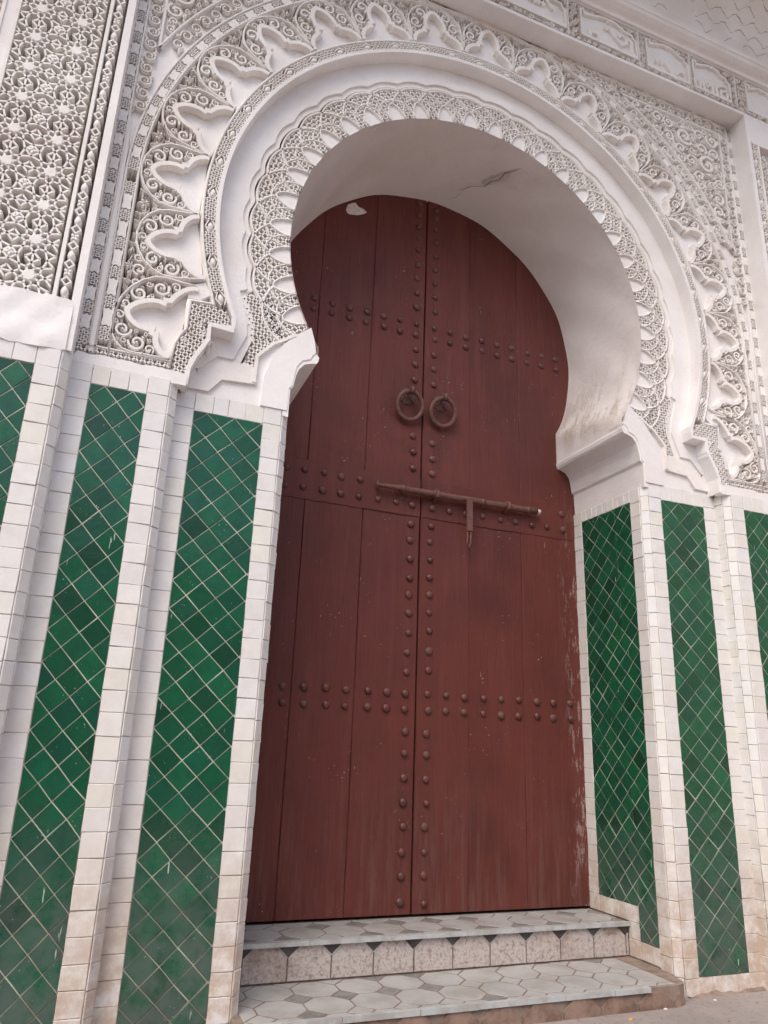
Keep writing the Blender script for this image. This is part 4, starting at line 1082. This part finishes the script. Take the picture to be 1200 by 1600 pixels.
b = MB(); b.box(-1.094, 1.094, .362, D + .06, -.30, -.004); q = b.build('step_body', STEPB, up); q.matrix_parent_inverse = inv
octagons(-1.09, 1.09, .366, D + .0, -.497 + .0, .497, .2095, -.004, up, inv, True)
x = -1.09
while x < 1.09:      # marble edge in short lengths
    x2 = min(1.09, x + rnd.uniform(.28, .42)); o = MB(); o.box(x + .001, x2 - .001, .334 + rnd.uniform(-.002, .003), .366, -.020, .0 + rnd.uniform(-.002, .001)); q = o.build('edge_trim', TRIM, up); q.matrix_parent_inverse = inv; x = x2
pitch = .2095
for k in range(-1, 11):
    x0 = -.813 - pitch + (k - 0) * pitch; x1 = x0 + pitch
    P = [(x0 + .004, -.163), (x1 - .004, -.163), (x1 - .004, -.070), (x1 - .056, -.021), (x0 + .056, -.021), (x0 + .004, -.070)]
    P = clip_poly(P, -1.09, 1.09, -1, 1)
    if len(P) < 3: continue
    o = MB(); o.plate(P, .354 + rnd.uniform(-.0015, .0015), .366); q = o.build('riser_tile', GRAN, up); q.matrix_parent_inverse = inv
    T = clip_poly([(x1 - .050, -.020), (x1, -.066), (x1 + .050, -.020)], -1.09, 1.09, -1, 1)
    if len(T) > 2:
        o = MB(); o.plate(T, .357, .366); q = o.build('riser_triangle', DARKT, up); q.matrix_parent_inverse = inv
    for s_ in (-1, 1):
        xa = x1 + s_ * .001
        if rnd.random() < .8 and -1.05 < x1 < 1.05:
            o = MB(); o.ribbon([(xa, -.068), (xa + s_ * .052, -.0205)], .005, .352, .362, prof='thin'); q = o.build('riser_joint', TREAD, up); q.matrix_parent_inverse = inv
lo_ = thing('lower_step', 'lower step with pale octagon tiles and a worn brown front edge', 'step', 'tiled steps', (0, -.1, GZ))
inv = Matrix.Translation((0, .1, -GZ))
b = MB()
pl = [(-1.13, -.108), (1.00, -.108), (1.045, -.09), (1.07, -.05), (1.075, -.005), (1.098, .03), (1.098, .37), (-1.098, .37), (-1.098, .03), (-1.13, -.005)]
n = len(pl); b.add([(p[0], p[1], GZ - .05) for p in pl] + [(p[0], p[1], -.175) for p in pl] + [(p[0] * .995, p[1] + .004 * (p[1] < 0), -.172) for p in pl],
      [(r * n + i, r * n + (i + 1) % n, (r + 1) * n + (i + 1) % n, (r + 1) * n + i) for r in range(2) for i in range(n)] + [tuple(2 * n + i for i in range(n))])
q = b.build('step_body', STEPB, lo_); q.matrix_parent_inverse = inv
octagons(-1.09, .985, -.098, .354, -.503, .247, .2075, -.172, lo_, inv, False)
x = -1.12
while x < .80:
    x2 = min(.82, x + rnd.uniform(.25, .45)); o = MB(); o.box(x + .001, x2 - .001, -.122 + rnd.uniform(-.003, .003), -.099, -.190, -.168 + rnd.uniform(-.002, .001))
    q = o.build('edge_trim', TRIM if rnd.random() < .7 else STEPB, lo_); q.matrix_parent_inverse = inv; x = x2
x = -1.12
while x < .98:
    x2 = x + .2075
    P = clip_poly([(x + .006, GZ - .01), (x2 - .006, GZ - .01), (x2 - .006, -.235), (x2 - .055, -.193), (x + .055, -.193), (x + .006, -.235)], -1.2, 1.0, -1, 1)
    o = MB(); o.plate(P, -.114 + rnd.uniform(-.003, .003), -.10); q = o.build('riser_tile', BROWN, lo_); q.matrix_parent_inverse = inv; x = x2

# ------------------------------------------------------------------ litter on the ground
def pebble(x, y, r, mat, label, cat='pebble'):
    o = MB(); n = 7; V = []
    for q, h in ((1, 0), (.95, .5), (.55, .85)):
        V += [(r * q * math.cos(2 * math.pi * i / n) * rnd.uniform(.8, 1.2), r * q * .8 * math.sin(2 * math.pi * i / n) * rnd.uniform(.8, 1.2), r * .8 * h) for i in range(n)]
    o.add(V, [(k * n + i, k * n + (i + 1) % n, (k + 1) * n + (i + 1) % n, (k + 1) * n + i) for k in range(2) for i in range(n)] + [tuple(2 * n + i for i in range(n))])
    q = o.build('pebble', mat); q.location = (x, y, GZ - .001); tag(q, label, cat)
pebble(.64, -.19, .013, simple('ochre_chip', (.55, .30, .08, 1), .7), 'small ochre chip on the paving before the lower step', 'chip')
pebble(.90, -.12, .010, PAINTW, 'white plaster crumb on the paving nearest the step corner', 'crumb')
pebble(1.07, -.33, .007, STEPB, 'tiny dark stone on the paving in front of the step corner', 'stone')
pebble(1.24, -.08, .009, PAINTW, 'white crumb on the paving at the foot of the right inner pier', 'crumb')
db = MB()
for k in range(900):
    x, y = rnd.uniform(-.5, 3.0), rnd.uniform(-1.2, -.12) if rnd.random() < .75 else rnd.uniform(-.12, -.01)
    if y > -.13 and x < 1.1: continue
    r = rnd.uniform(.0015, .0055); a = rnd.uniform(0, 6.28)
    V = [(x + r * math.cos(a + k2 * 1.571) * rnd.uniform(.7, 1.3), y + r * math.sin(a + k2 * 1.571), GZ - .001) for k2 in range(4)] + [(x, y, GZ + r * .9)]
    db.add(V, [(0, 1, 4), (1, 2, 4), (2, 3, 4), (3, 0, 4)])
o = db.build('grit', STEPB); o['kind'] = 'stuff'; o['label'] = 'fine grit scattered over the paving before the step'; o['category'] = 'grit'
